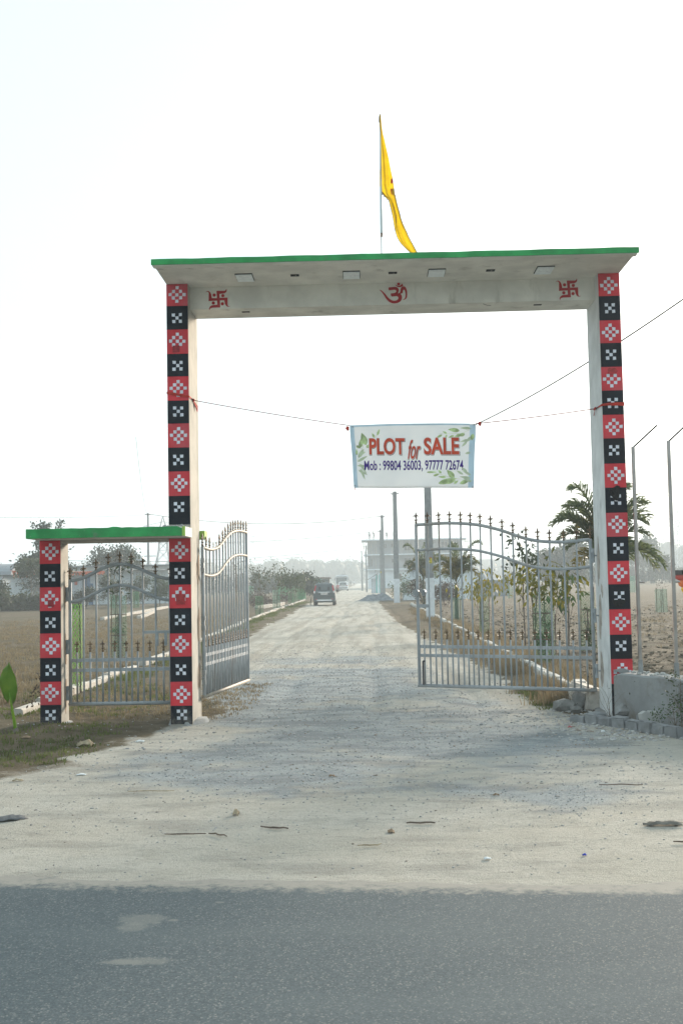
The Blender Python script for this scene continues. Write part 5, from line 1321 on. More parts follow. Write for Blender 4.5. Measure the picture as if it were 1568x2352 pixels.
# left background trees and bushes
tree('tree', 'tall bushy tree with upright shoots above the side canopy', 'tree', (-25.9, 92), 5.8, 4.3, 60, 'leaf_dark', 10000, .26, trunk=.3, lo=.30, clumps=32, spread=.085, spikes=12, asp=.6, tr=.13)
tree('tree', 'rounded part of dense tree seen through the side gate top', 'tree', (-25.6, 117), 6.4, 5.4, 61, 'leaf_dark', 6500, .30, trunk=.3, lo=.4, clumps=22, spread=.10, asp=.6, tr=.1)
tree('tree', 'small umbrella shaped tree left of the outer pillar', 'tree', (-24.6, 84), 3.9, 2.6, 62, 'leaf_olive', 800, .26, trunk=.6, lo=.66, clumps=14, spread=.10, tr=.05, flat=.6, asp=.6)
for i, (x, y, hh, ww, lb) in enumerate(((-26.7, 81, 2.8, 2.4, 'dense grey green bush at the left picture edge'), (-25.2, 84, 1.15, 3.0, 'low scrub bush between the edge bush and outer pillar'), (-23.2, 85, 1.05, 3.0, 'low scrub bush directly left of the outer pillar'), (-33, 88, 2.2, 4.0, 'bush mostly outside the left edge'))):
    tree('bush', lb, 'bush', (x, y), hh, ww, 80 + i, 'leaf_olive', 5200, .21, trunk=.2, lo=.05, clumps=28, spread=.10, asp=.6, group='bushes on the left', barkmat='twig', tr=.03)
for i, (x, y, hh, ww, mm, lb) in enumerate(((-20.2, 90, 2.7, 1.5, 'leaf_olive', 'oleander bush left of the middle of the side gate'), (-17.9, 90, 2.7, 1.8, 'leaf_olive', 'oleander bush in the middle behind the side gate'), (-16.2, 90, 2.6, 1.4, 'leaf_mid', 'oleander bush right of the middle behind the side gate'), (-15.0, 92, 2.5, 1.6, 'leaf_mid', 'oleander bush close to the left main pillar'), (-20.9, 85.5, 1.5, 1.5, 'leaf_dark', 'clipped round shrub in front of the blue door'))):
    tree('shrub', lb, 'shrub', (x, y), hh, ww, 90 + i, mm, 2600, .20, trunk=.25, lo=.2 if hh > 2 else .45, clumps=18, spread=.13, group='shrubs near the white house', tr=.04, asp=.3)
for i, (x, y, s) in enumerate(((-16.9, 84, 1.2), (-13.6, 86, 1.3), (-18.9, 85, 1.0))):
    guard(['green guard below the middle oleander', 'green guard next to the left main pillar', 'green guard below the left oleander'][i], (x, y), s, .25, 'net', 3, seed=60 + i, rings=False)
# mid distance trees on the right
tree('tree', 'hazy rounded tree above the low part of right gate curve', 'tree', (29.5, 172), 7.0, 6.5, 100, 'leaf_far', 4200, .62, trunk=.3, lo=.25, clumps=24, spread=.12, tr=.14, asp=.65)
tree('tree', 'small hazy tree right of the gate pillar', 'tree', (52, 205), 5.0, 3.2, 101, 'leaf_far', 1400, .5, trunk=.4, lo=.4, clumps=14, spread=.12, tr=.1, asp=.65)
tree('tree', 'leaning hazy tree left of the second fence post', 'tree', (59, 250), 10, 7, 102, 'leaf_far', 3800, .7, trunk=.4, lo=.35, clumps=20, spread=.12, tr=.18, asp=.65)
# far woods read as one mass
def wood(name, label, x0, x1, y, h0, h1, n, seed, ls):
    rs = np.random.RandomState(seed); C = []; B = []
    for k in range(n):
        x = x0 + (x1 - x0) * (k + rs.rand()) / n; yy = y + rs.uniform(-25, 25); h = h0 + (h1 - h0) * float(fbm(np.array(x * .035 + seed), np.array(1.0), 3)) * rs.uniform(.8, 1.25); w = h * rs.uniform(.5, .9)
        m = 300; u = rs.normal(size=(m, 3)); u /= np.linalg.norm(u, axis=1, keepdims=True); u *= rs.uniform(.72, .98, (m, 1))
        C.append(np.stack([x + u[:, 0] * w / 2, yy + u[:, 1] * w / 2, h * .5 + u[:, 2] * h * .5], -1))
        B.append(ICO_V * np.array([w * .45, w * .45, h * .46]) * rs.uniform(.85, 1.05, (12, 1)) + np.array([x, yy, h * .5]))
    C = np.concatenate(C); D = rs.normal(size=C.shape)
    cv = np.concatenate(B); cf = (ICO_F[None] + (np.arange(n) * 12)[:, None, None]).reshape(-1, 3)
    V, F = leaf_quads(C, D, ls * .62 * rs.uniform(.6, 1.4, len(C)), ls * .5, rs)
    T = np.concatenate([F[:, [0, 1, 2]], F[:, [0, 2, 3]], cf + len(V)])
    tag(link(name, np_mesh(name, np.concatenate([V, cv]), T), MT['leaf_far']), label, kind='stuff')
wood('distant_wood', 'misty row of trees beyond the end of the road', -115, -3, 560, 5, 15, 75, 1, 1.3)
wood('distant_wood', 'misty wood beyond the ploughed field on the right', 70, 290, 520, 7, 20, 95, 2, 1.5)
wood('distant_wood', 'misty trees behind the white house on the left', -290, -105, 560, 5, 15, 75, 3, 1.5)
wood('distant_wood', 'misty trees behind the unfinished building', -3, 90, 590, 5, 13, 55, 4, 1.4)
wood('distant_scrub', 'hazy scrub along the far edge of right field', 30, 150, 230, 1.0, 4.5, 110, 5, .6)
wood('distant_scrub', 'hazy scrub behind the left row of saplings', -50, -12, 190, 1.0, 4.0, 60, 6, .5)
# ================================================================== BUILDINGS
MT['plaster_grey'] = pm('raw_cement_render', (0.215, 0.235, 0.245), 0.95, .12, .8, dirt=(.17, .185, .19), dscale=.5)
MT['wall_white'] = pm('bluish_white_wall', (0.66, 0.72, 0.76), 0.9, .06, 1.0, dirt=(.45, .49, .5), dscale=.7, dlo=.6, dhi=.85)
MT['dark_win'] = pm('dark_window', (0.010, 0.012, 0.015), 0.4, .2, 3)
MT['bamboo'] = pm('scaffold_timber', (0.36, 0.33, 0.28), 0.9, .2, 4)
MT['tile'] = pm('grey_brown_tiles', (0.13, 0.115, 0.11), 0.9, .25, 6)
MT['turq'] = pm('turquoise_wall', (0.22, 0.55, 0.52), 0.85, .1, 2)
MT['roof_grey'] = pm('corrugated_roof', (0.24, 0.26, 0.28), 0.8, .15, 3)
MT['blue'] = pm('blue_door_paint', (0.02, 0.13, 0.30), 0.6, .1, 3)
MT['orange'] = pm('orange_cloth', (0.62, 0.13, 0.06), 0.85, .15, 4)
MT['tarp'] = pm('teal_tarpaulin', (0.07, 0.34, 0.30), 0.7, .25, 2)
UB = thing('unfinished_building', 'grey three storey concrete building under construction with props and rebar', 'building', (9.7, 241, 0))
def ub(name, parent, c, s, mat, rz=0):
    mb = MB(); mb.box(c, s, rz); return mkw(name, mb, MT[mat], parent)
bx0, bx1, by0 = 0.2, 19.3, 235.6
fl = []
for k, (z0, z1) in enumerate(((0, 3.7), (3.92, 6.72), (6.92, 9.72))):
    fl.append(ub('storey_wall', UB, ((bx0 + bx1) / 2, by0 + 5, (z0 + z1) / 2), (bx1 - bx0, 10, z1 - z0), 'wall_white' if k == 0 else 'plaster_grey'))
for z, xl, xr, yf in ((3.81, -.6, 19.9, 234.6), (6.82, -.6, 20.0, 234.5), (9.83, -1.0, 20.4, 234.3)):
    ub('floor_slab', UB, ((xl + xr) / 2, (yf + 246) / 2, z), (xr - xl, 246 - yf, .24), 'wall_white')
for z in (3.7, 6.72, 9.72):
    for x in (1.8, 6.2, 11.4, 14.2, 18.9): ub('beam_end', UB, (x, 235.1, z - .25), (.35, 1.0, .4), 'plaster_grey')
X_ = lambda cx_: -0.48 + (cx_ - 175) / 61.5
def win(x, zc, w, h, par):
    f_ = ub('window', par, (x, by0 - .03, zc), (w * 1.25, .10, h * 1.15), 'dark_win')
    ub('window_frame', f_, (x, by0 - .10, zc), (.07, .06, h), 'bamboo')
for cxw, zc, w, h, k in ((545, 5.55, .55, .6, 1), (720, 5.3, 1.05, 1.25, 1), (1185, 5.35, 1.0, 1.3, 1), (238, 5.2, .18, 1.2, 1), (268, 5.2, .18, 1.2, 1), (540, 8.65, .55, .6, 2), (720, 8.35, 1.0, 1.25, 2), (1185, 8.6, 1.0, 1.0, 2), (440, 8.55, .4, .7, 2), (600, 2.2, 1.0, 1.2, 0), (1000, 2.2, 1.0, 1.2, 0)): win(X_(cxw), zc, w, h, fl[k])
r_ = random.Random(2)
for k in range(34):
    x = -.7 + 20.9 * k / 33 + r_.uniform(-.2, .2) if k > 9 else -.8 + k * .32
    mb = MB(); mb.tube([(x + r_.uniform(-.25, .25) + (.35 if k < 6 else 0), 234.7 + r_.uniform(0, .3), 6.93), (x, 234.5, 9.72)], .045, 5); mkw('prop', mb, MT['bamboo'], UB)
for k in range(16):
    x = r_.choice((.2, 1.6, 5.6, 11.6, 14.4, 16.8, 18.6)) + r_.uniform(-.5, .5); mb = MB(); mb.tube([(x, 235 + r_.random(), 3.95), (x + r_.uniform(-.1, .1), 234.7, 6.7)], .03, 5); mkw('prop', mb, MT['bamboo'], UB)
for cxr in (215, 245, 262, 290, 500, 520, 548, 770, 790, 830, 900, 925, 945, 1060, 1205, 1225, 1285, 1330, 1340):
    x = X_(cxr); mb = MB(); mb.tube([(x, 236, 9.9), (x + r_.uniform(-.12, .12), 236, 11.0 + r_.uniform(0, .9))], .028, 4); mkw('rebar', mb, MT['wood'], UB)
for zz in (6.95, 9.5, 9.2, 6.6):
    for k in range(2):
        mb = MB(); mb.tube([(19.8, 235, zz + .1 * k), (21.3 - .3 * k, 235, zz + .1 * k - .12)], .03, 4); mkw('rebar', mb, MT['wood'], UB)

WC = thing('compound_wall', 'low bluish white compound wall behind the palms', 'wall', (5.2, 96, 0))
for k in range(5):
    x = 3.0 + k * 1.12; ub('wall_panel', WC, (x + .56, 96, .93), (1.06, .14, 1.86), 'wall_white')
for k in range(6): ub('wall_pier', WC, (3.0 + k * 1.12, 95.97, .95), (.14, .22, 1.94), 'wall_white')
ub('wall_cap', WC, (5.8, 96, 1.90), (5.75, .2, .06), 'wall_white')
WS = thing('white_shed', 'bluish white shed with ragged grey roof edge right of the nearest pole', 'shed', (6.4, 101, 0))
sw = ub('shed_wall', WS, (6.4, 101, 1.2), (5.6, 6, 2.4), 'wall_white')
mb = MB(); mb.box((6.4, 100.9, 2.46), (6.0, 6.6, .07)); ro = mkw('roof', mb, MT['roof_grey'], WS)
mb = MB()
for k in range(46): mb.prism([(-.055, 0), (.055, 0), (0, -.09)], lambda u, v, w, k=k: (3.5 + k * .13 + u, 97.6 - w, 2.43 + v), .02)
mkw('roof_fringe', mb, MT['roof_grey'], ro)['kind'] = 'stuff'
for k in range(6): ub('wall_seam', sw, (3.9 + k * .95, 97.985, 1.2), (.03, .02, 2.3), 'plaster_grey')
GS = thing('grey_shed', 'low grey shed with corrugated roof right of the white shed', 'shed', (11.0, 108, 0))
ub('shed_wall', GS, (11.3, 108, .75), (3.6, 3, 1.5), 'plaster_grey')
mb = MB(); n = 16
V = []
for k in range(n + 1):
    x = 9.3 + 2.4 * k / n; dz = .03 * (k % 2); V += [(x, 106.2, 1.55 + dz), (x, 109.5, 2.35 + dz)]
mb.add(V, [(2 * k, 2 * k + 2, 2 * k + 3, 2 * k + 1) for k in range(n)]); mkw('roof', mb, MT['roof_grey'], GS, fix=False).modifiers.new('thick', 'SOLIDIFY').thickness = .03
# kiosk with tiled canopy
KI = thing('kiosk', 'small turquoise and white kiosk with a tiled canopy by the heap', 'kiosk', (1.2, 150, 0))
ub('side_wall', KI, (1.42, 150.6, 1.2), (.5, 2.4, 2.4), 'turq'); ub('front_panel', KI, (.85, 149.6, .95), (.62, .1, 1.9), 'wall_white')
for x in (.62, .85, 1.08): ub('panel_batten', KI, (x, 149.53, .95), (.04, .04, 1.85), 'plaster_grey')
ub('pillar', KI, (1.45, 149.3, 1.3), (.2, .2, 2.6), 'wall_white')
for k in range(5):
    mb = MB(); R = Matrix.Rotation(-.55, 3, 'Y')
    mb.box((.25 + .25 * k, 149.6, 1.85 + .15 * k), (.34, 1.7, .06), rot=R); mkw('tile_row', mb, MT['tile'], KI)
mb = MB(); mb.prism([(-.25, .2), (.2, .2), (0, -.25)], lambda u, v, w: (.45 + u, 148.6 - w, 2.15 + v), .05); mkw('white_sign', mb, MT['wall_white'], KI)
# gravel heap
t_r = np.random.RandomState(5); xs_ = np.linspace(-1.8, 1.8, 40); ys_ = np.linspace(-1.6, 1.6, 26); HX, HY = np.meshgrid(xs_, ys_)
HZ_ = np.clip(.62 * np.exp(-((HX + .35) / .85) ** 2 - (HY / .8) ** 2) + .48 * np.exp(-((HX - .75) / .6) ** 2 - ((HY + .2) / .7) ** 2) + .34 * (fbm(HX * 2.2, HY * 2.2, 4) - .5) * np.exp(-(HX / 1.3) ** 2 - (HY / 1.1) ** 2) - .04, -.06, 2)
F_ = [(j * 40 + i, j * 40 + i + 1, (j + 1) * 40 + i + 1, (j + 1) * 40 + i) for j in range(25) for i in range(39)]
GH = link('gravel_heap', np_mesh('gravel_heap', np.stack([HX, HY, HZ_], -1).reshape(-1, 3), F_, True), pm('dark_grey_grit', (.17, .185, .195), .95, .25, 5, bump=.6, bscale=12), None, (0.78, 96.5, 0.0))
tag(GH, 'heap of dark grey grit beside the dirt road', 'gravel heap')

# white house on the left, seen through the side gate
WH = thing('white_house', 'low white house with grey roof, blue door and orange frill', 'house', (-22.5, 104, 0))
hw = ub('front_wall', WH, (-23.0, 106, 1.5), (10.5, 6, 3.0), 'wall_white')
ub('roof', WH, (-23.0, 105.6, 3.42), (11.4, 7.6, .10), 'roof_grey'); ub('eave', WH, (-23.0, 101.95, 3.2), (11.2, .12, .35), 'conc_light')
dr = ub('door', WH, (-25.15, 102.96, 1.95), (.62, .08, 1.25), 'blue'); ub('door_seam', dr, (-25.15, 102.9, 1.95), (.04, .03, 1.25), 'dark_win'); ub('door', WH, (-24.75, 102.96, .95), (.35, .07, 1.9), 'blue')
ub('red_notice', WH, (-26.1, 102.95, 1.95), (.25, .05, .3), 'orange')
for k in range(16):
    mb = MB(); x = -27.9 + k * .30; mb.prism([(-.15, 0), (.15, 0), (.12, -.28), (0, -.36), (-.12, -.28)], lambda u, v, w: (x + u, 101.85 - w, 3.0 + v), .02); mkw('orange_frill', mb, MT['orange'], WH)
for x in (-27.2, -25.8, -22.6, -21.0, -18.8): ub('wall_post', WH, (x, 102.9, 1.5), (.14, .14, 3.0), 'wall_white')
LS = thing('long_shed', 'pale blue white shed with dark rounded roof at the left edge', 'shed', (-36, 100, 0))
ub('shed_wall', LS, (-36, 100, 1.4), (11, 8, 2.8), 'wall_white')
mb = MB(); V = []
for k in range(11):
    a = math.pi * k / 10; V += [(-42, 100 - 4.4 * math.cos(a), 2.75 + 1.0 * math.sin(a)), (-29.7, 100 - 4.4 * math.cos(a), 2.75 + 1.0 * math.sin(a))]
mb.add(V, [(2 * k, 2 * k + 1, 2 * k + 3, 2 * k + 2) for k in range(10)] + [tuple(range(0, 22, 2)), tuple(range(21, 0, -2))]); mkw('roof', mb, MT['roof_grey'], LS)
BU = thing('bunting', 'string of orange pennants across the pale shed on the left', 'bunting', (-27, 94, 0))
cps = catenary((-29.3, 94, 3.1), (-23.6, 94, 2.75), .12, 16)
mb = MB(); mb.tube(cps, .012, 4); mkw('cord', mb, MT['orange'], BU)
for k in range(14):
    p = cps[k + 1]; mb = MB(); mb.prism([(-.17, 0), (.17, 0), (0, -.55)], lambda u, v, w: (p.x + u, p.y - w, p.z + v), .01); mkw('pennant', mb, MT['orange'], BU)
# chain link fence in front of the house
CF = thing('chain_link_fence', 'thin chain link fence before the white house', 'fence', (-24, 90, 0))
for k in range(9):
    x = -34 + k * 2.6; mb = MB(); mb.tube([(x, 90, 0), (x, 90, 2.3)], .03, 5); mkw('fence_post', mb, MT['pole'], CF)
mb = MB()
for sg in (-1, 1):
    for k in range(190):
        x = -36.5 + k * .135; a, b = (x, 90, .05), (x + sg * 2.2, 90, 2.25)
        if -34 <= a[0] <= -13 and -34.2 <= b[0] <= -13: mb.add([(a[0], 90, .05), (a[0] + .010, 90, .05), (b[0] + .010, 90, 2.25), (b[0], 90, 2.25)], [(0, 1, 2, 3)])
mkw('wire_mesh', mb, MT['zinc'], CF, fix=False)['kind'] = 'stuff'
WT = thing('water_tank', 'silver water tank on a white block behind the house', 'water tank', (-30.2, 150, 0))
ub('block', WT, (-29.6, 151, 1.6), (4.6, 3, 3.2), 'wall_white')
mb = MB(); mb.lathe([(1.0, 3.2), (1.02, 3.6), (1.0, 4.2), (1.02, 4.8), (.98, 5.3), (.5, 5.6), (.2, 5.7), (.1, 5.95)], (-30.2, 150.6, 0), 14); mkw('tank', mb, MT['zinc'], WT, smooth=True)
mb = MB(); mb.tube([(-29.2, 149.6, 5.4), (-27.4, 149.6, 5.4), (-27.3, 149.6, 5.2), (-27.3, 149.6, 2.5)], .06, 6); mkw('pipe', mb, MT['zinc'], WT)
# road-side shack with tarp
SH = thing('tarp_shack', 'roadside shack with teal tarpaulin wall left of the bus', 'shack', (-6.2, 151, 0))
for x in (-7.2, -6.1, -5.0):
    for y in (149.8, 152.6):
        mb = MB(); mb.tube([(x, y, 0), (x, y, 2.0)], .05, 6); mkw('post', mb, MT['wood'], SH)
mb = MB(); mb.box((-6.15, 151.2, 2.07), (2.9, 3.6, .06), rot=Matrix.Rotation(-.03, 3, 'X')); rf_ = mkw('roof', mb, MT['wood'], SH)
r_ = random.Random(6)
for k in range(8):
    mb = MB(); c_ = Vector((-7.3 + .33 * k, 150 + r_.random(), 2.14)); s_ = r_.uniform(.09, .18); mb.add([Vector((v[0] * s_ * 1.5, v[1] * s_, v[2] * s_ * .6)) + c_ for v in ICO_V], [tuple(f) for f in ICO_F]); mkw('roof_bundle', mb, MT['wood'], rf_)
mb = MB(); V = []
for k in range(21):
    for j in range(5): V.append((-7.25 + 1.3 * k / 20, 149.72 + .06 * math.sin(k * 1.1) * (j / 4), 2.0 - 1.7 * j / 4))
mb.add(V, [(k * 5 + j, k * 5 + j + 1, (k + 1) * 5 + j + 1, (k + 1) * 5 + j) for k in range(20) for j in range(4)]); mkw('tarp_sheet', mb, MT['tarp'], SH, smooth=True, fix=False)
mb = MB(); mb.box((-5.5, 149.76, 1.2), (1.0, .04, 1.5)); mkw('dark_sheet', mb, pm('dark_grey_sheet', (.09, .11, .12), .8, .2, 3), SH)

# ================================================================== VEHICLES
MT['car_grey'] = pm('grey_green_car_paint', (0.085, 0.102, 0.108), 0.32, .04, 2, metal=.35, spec=.5, dirt=(.20, .18, .15), dscale=1.2, dlo=.55, dhi=.9)
MT['car_silver'] = pm('silver_roof_paint', (0.42, 0.41, 0.38), 0.35, .05, 2, metal=.4)
MT['car_white'] = pm('white_car_paint', (0.74, 0.76, 0.78), 0.3, .03, 2, spec=.5)
MT['car_glass'] = pm('tinted_glass', (0.075, 0.095, 0.10), 0.12, .08, 2, spec=.6)
MT['lamp_red'] = pm('red_lamp', (0.42, 0.012, 0.02), 0.25, .08, 5, spec=.5)
MT['lamp_white'] = pm('clear_lamp', (0.70, 0.68, 0.68), 0.2, .05, 5, spec=.6)
MT['rubber'] = pm('tyre_rubber', (0.03, 0.03, 0.032), 0.9, .2, 10)
MT['chrome'] = pm('chrome_strip', (0.70, 0.72, 0.74), 0.25, .05, 5, metal=.6)
MT['plate'] = pm('number_plate', (0.72, 0.68, 0.66), 0.5, .05, 5)
MT['trim'] = pm('black_plastic_trim', (0.035, 0.037, 0.04), 0.6, .1, 5)
def loft(stations):
    mb = MB(); V = []; m = len(stations[0][1])
    for y, half in stations:
        V += [(x, y, z) for x, z in half] + [(-x, y, z) for x, z in half[::-1]]
    n = 2 * m; F = []
    for k in range(len(stations) - 1):
        for j in range(n): F.append((k * n + j, k * n + (j + 1) % n, (k + 1) * n + (j + 1) % n, (k + 1) * n + j))
    F += [tuple(range(n)), tuple(range(len(stations) * n - 1, (len(stations) - 1) * n - 1, -1))]
    return mb.add(V, F)
def wheel(root, x, y, r, w, s):
    mb = MB(); mb.tube([(-w / 2, 0, 0), (-w / 2 + .02, 0, 0), (w / 2 - .02, 0, 0), (w / 2, 0, 0)], [r * .93, r, r, r * .93], 20); o = mk('tyre', mb, MT['rubber'], root, smooth=False, loc=(x, y, r))
    mb = MB(); mb.tube([(s * w * .40, 0, 0), (s * (w * .5 + .004), 0, 0)], r * .62, 14); mk('rim', mb, MT['chrome'], o)
def car(name, label, cat, loc, rz, W, H, L, paint, roofm, style):
    root = thing(name, label, cat, loc, rz); w = W / 2; b = H * .62
    S = [(0.00, [(w * .86, .30), (w * .96, .42), (w * .98, .62), (w * .95, b * .93), (w * .80, b * .97)]),
         (0.05, [(w * .90, .27), (w * 1.0, .42), (w * 1.0, .65), (w * .97, b), (w * .84, b * 1.03)]),
         (0.80, [(w * .92, .26), (w * 1.0, .40), (w * 1.0, .65), (w * .98, b), (w * .86, b * 1.03)]),
         (L * .60, [(w * .92, .26), (w * 1.0, .40), (w * 1.0, .65), (w * .97, b * .98), (w * .86, b * 1.01)]),
         (L * .78, [(w * .92, .26), (w * .99, .40), (w * .99, .65), (w * .93, b * .93), (w * .80, b * .97)]),
         (L * .96, [(w * .86, .28), (w * .92, .40), (w * .92, .60), (w * .86, b * .78), (w * .70, b * .82)]),
         (L, [(w * .74, .32), (w * .80, .42), (w * .80, .55), (w * .76, b * .66), (w * .6, b * .70)])]
    mk('body', loft(S), paint, root, smooth=False)
    rk = .16 if style == 'hatch' else .34
    C = [(.04, [(w * .92, b * .98), (w * .915, b * 1.0), (w * .91, b * 1.02)]), (.04 + rk, [(w * .94, b * .98), (w * .80, H * .92), (w * .66, H * .965)]), (.04 + rk * 1.7, [(w * .94, b * .98), (w * .78, H * .955), (w * .64, H)]),
         (L * .42, [(w * .94, b * .98), (w * .79, H * .955), (w * .66, H)]), (L * .50, [(w * .93, b * .98), (w * .79, H * .93), (w * .68, H * .96)]), (L * .70, [(w * .92, b * .95), (w * .86, b * 1.0), (w * .80, b * 1.03)])]
    mk('cabin', loft(C), roofm, root, smooth=False)
    # rear glass lies on the sloping back of the cabin
    def back(z): return .04 + rk * max(0, min(1, (z - b * 1.0) / (H * .965 - b * 1.0)))
    z0, z1 = b * 1.06, H * .945; x0, x1 = w * .74, w * .63
    mb = MB(); mb.add([(-x0, back(z0) - .012, z0), (x0, back(z0) - .012, z0), (x1, back(z1) - .012, z1), (-x1, back(z1) - .012, z1), (-x0, back(z0) + .02, z0), (x0, back(z0) + .02, z0), (x1, back(z1) + .02, z1), (-x1, back(z1) + .02, z1)], [(0, 1, 2, 3), (0, 4, 5, 1), (1, 5, 6, 2), (2, 6, 7, 3), (3, 7, 4, 0)])
    gl = mk('rear_window', mb, MT['car_glass'], root)
    for s in (-1, 1):      # head rests seen through the glass
        mb = MB(); mb.box((s * w * .40, back(z0) - .017, z0 + (z1 - z0) * .42), (w * .22, .006, (z1 - z0) * .5), taper=.8); mk('head_rest', mb, MT['trim'], gl)
    mb = MB(); mb.bar((w * .18, back(z0) - .03, z0 + .0), (-w * .34, back(z0) - .03, z0 + .05), .018); mk('wiper', mb, MT['trim'], gl)
    for s in (-1, 1):      # side glass
        mb = MB(); mb.prism([(.35, b * 1.04), (L * .60, b * 1.04), (L * .47, H * .92), (.42, H * .92)], lambda u, v, ww: (s * (w * .945 - (v - b) / (H - b) * w * .155 + ww), u, v), .012); mk('side_window', mb, MT['car_glass'], root)
        mb = MB(); mb.box((s * (w + .085), L * .60, b * 1.03), (.17, .09, .13)); o = mk('mirror', mb, MT['trim'], root); bevel(o.data, .03, 2)
        wheel(root, s * (w - .11), .62, .29 if style == 'hatch' else .33, .19, s); wheel(root, s * (w - .11), L - .72, .29 if style == 'hatch' else .33, .19, s)
        if style == 'hatch':
            P = [(w * .99, b * .88), (w * .80, b * .88), (w * .78, b * 1.10), (w * .70, H * .90), (w * .795, H * .90), (w * .93, b * 1.10)]
            mb = MB(); mb.prism([(s * a, c_) for a, c_ in P], lambda u, v, ww: (u, back(v) - .03 + ww, v), .06); lp = mk('tail_light', mb, MT['lamp_red'], root)
            mb = MB(); mb.box((s * w * .885, back(b) - .038, b * .985), (w * .13, .012, b * .17)); mk('clear_lens', mb, MT['lamp_white'], lp)
            mb = MB(); mb.box((s * w * .72, -.012, .46), (w * .22, .02, .03)); mk('reflector', mb, MT['lamp_red'], root)
        else:
            mb = MB(); mb.box((s * w * .72, -.01, b * .96), (w * .46, .05, .13)); o = mk('tail_light', mb, MT['trim'], root)
            mb = MB(); mb.box((s * w * .74, -.04, b * .96), (w * .30, .02, .08)); mk('red_lens', mb, MT['lamp_red'], o)
    mb = MB(); mb.box((0, -.02, b * .965), (w * 1.02, .02, .065)); mk('chrome_strip', mb, MT['chrome'] if style == 'hatch' else MT['trim'], root)
    mb = MB(); mb.box((0, -.022, b * .85), (.48, .02, .125)); np_ = mk('number_plate', mb, MT['plate'], root)
    if style == 'hatch':
        cu = bpy.data.curves.new('t', 'FONT'); cu.body = 'OD 15P 7172'; cu.size = .105; cu.offset = .003; cu.align_x = 'CENTER'; ob = bpy.data.objects.new('t', cu); COL.objects.link(ob)
        dg = bpy.context.evaluated_depsgraph_get(); me = bpy.data.meshes.new_from_object(ob.evaluated_get(dg)); bpy.data.objects.remove(ob)
        k = .44 / max(.01, max(v.co.x for v in me.vertices) - min(v.co.x for v in me.vertices))
        for v in me.vertices: v.co = Vector((v.co.x * k, -.0335, b * .85 - .035 + v.co.y))
        me.materials.clear(); link('plate_letters', me, MT['trim'], np_)
        mb = MB(); mb.box((0, -.004, .80), (w * 1.16, .012, .012)); mk('tailgate_seam', mb, MT['trim'], root)
        for s in (-1, 1):
            mb = MB(); mb.bar((s * w * .58, -.008, .80), (s * w * .70, -.008, b * .9), .012); mk('tailgate_seam', mb, MT['trim'], root)
        mb = MB(); mb.box((0, -.012, .615), (w * 1.8, .02, .016)); mk('bumper_crease', mb, MT['trim'], root)
    mb = MB(); mb.box((0, .02, .38), (w * 1.34, .08, .10), taper=1.0); o = mk('skid_plate', mb, MT['chrome'], root)
    mb = MB(); mb.box((0, .3, .27), (w * 1.5, .5, .10)); mk('underbody', mb, MT['trim'], root)
    if style != 'hatch':
        mb = MB(); mb.box((0, -.008, .50), (w * 1.7, .03, .16)); mk('lower_bumper', mb, MT['trim'], root)
    return root
car('parked_car', 'grey hatchback parked on the left side of the dirt road', 'car', (-3.02, 80.9, 0.0), 0.0, 1.56, 1.57, 3.55, MT['car_grey'], MT['car_grey'], 'hatch')
car('parked_car', 'white crossover car farther up the road before the bus', 'car', (-3.98, 190.5, 0.0), 0.0, 1.66, 1.50, 4.1, MT['car_white'], MT['car_white'], 'suv')
BS = thing('bus', 'white and grey bus facing the gate behind the white car', 'bus', (-4.72, 215, 0))
mb = MB(); mb.box((0, 3.6, 1.48), (2.30, 7.2, 2.40)); me = bevel(new_mesh('body', mb), .12, 3); link('body', me, MT['car_white'], BS)
mb = MB(); mb.box((0, .02, 1.72), (2.02, .12, 1.12)); ws_ = mk('windshield', mb, MT['car_glass'], BS)
mb = MB(); mb.box((.55, -.05, 1.32), (.42, .02, .22)); mk('notice', mb, MT['plate'], ws_)
mb = MB(); mb.box((.78, -.05, 1.52), (.16, .02, .30)); mk('notice', mb, MT['plate'], ws_)
mb = MB(); mb.box((0, -.045, 2.42), (1.9, .05, .16)); mk('destination_panel', mb, MT['roof_grey'], BS)
mb = MB(); mb.box((.1, 2.0, 2.74), (.9, 1.4, .14)); o = mk('roof_hatch', mb, MT['roof_grey'], BS)
mb = MB(); mb.box((0, -.02, .46), (2.2, .10, .30)); mk('bumper', mb, MT['trim'], BS)
for s in (-1, 1):
    mb = MB(); mb.box((s * .88, -.03, .80), (.36, .10, .22)); mk('headlight', mb, MT['lamp_white'], BS)
    mb = MB(); mb.box((s * 1.28, -.1, 1.95), (.12, .1, .38)); mb.bar((s * 1.28, -.05, 2.15), (s * 1.05, .05, 2.35), .04); mk('mirror', mb, MT['trim'], BS)
    wheel(BS, s * 1.0, 1.3, .45, .26, s); wheel(BS, s * 1.0, 5.6, .45, .26, s)
    for k in range(5):
        mb = MB(); mb.box((s * 1.152, 1.2 + 1.2 * k, 1.75), (.02, 1.05, .72)); mk('side_window', mb, MT['car_glass'], BS)

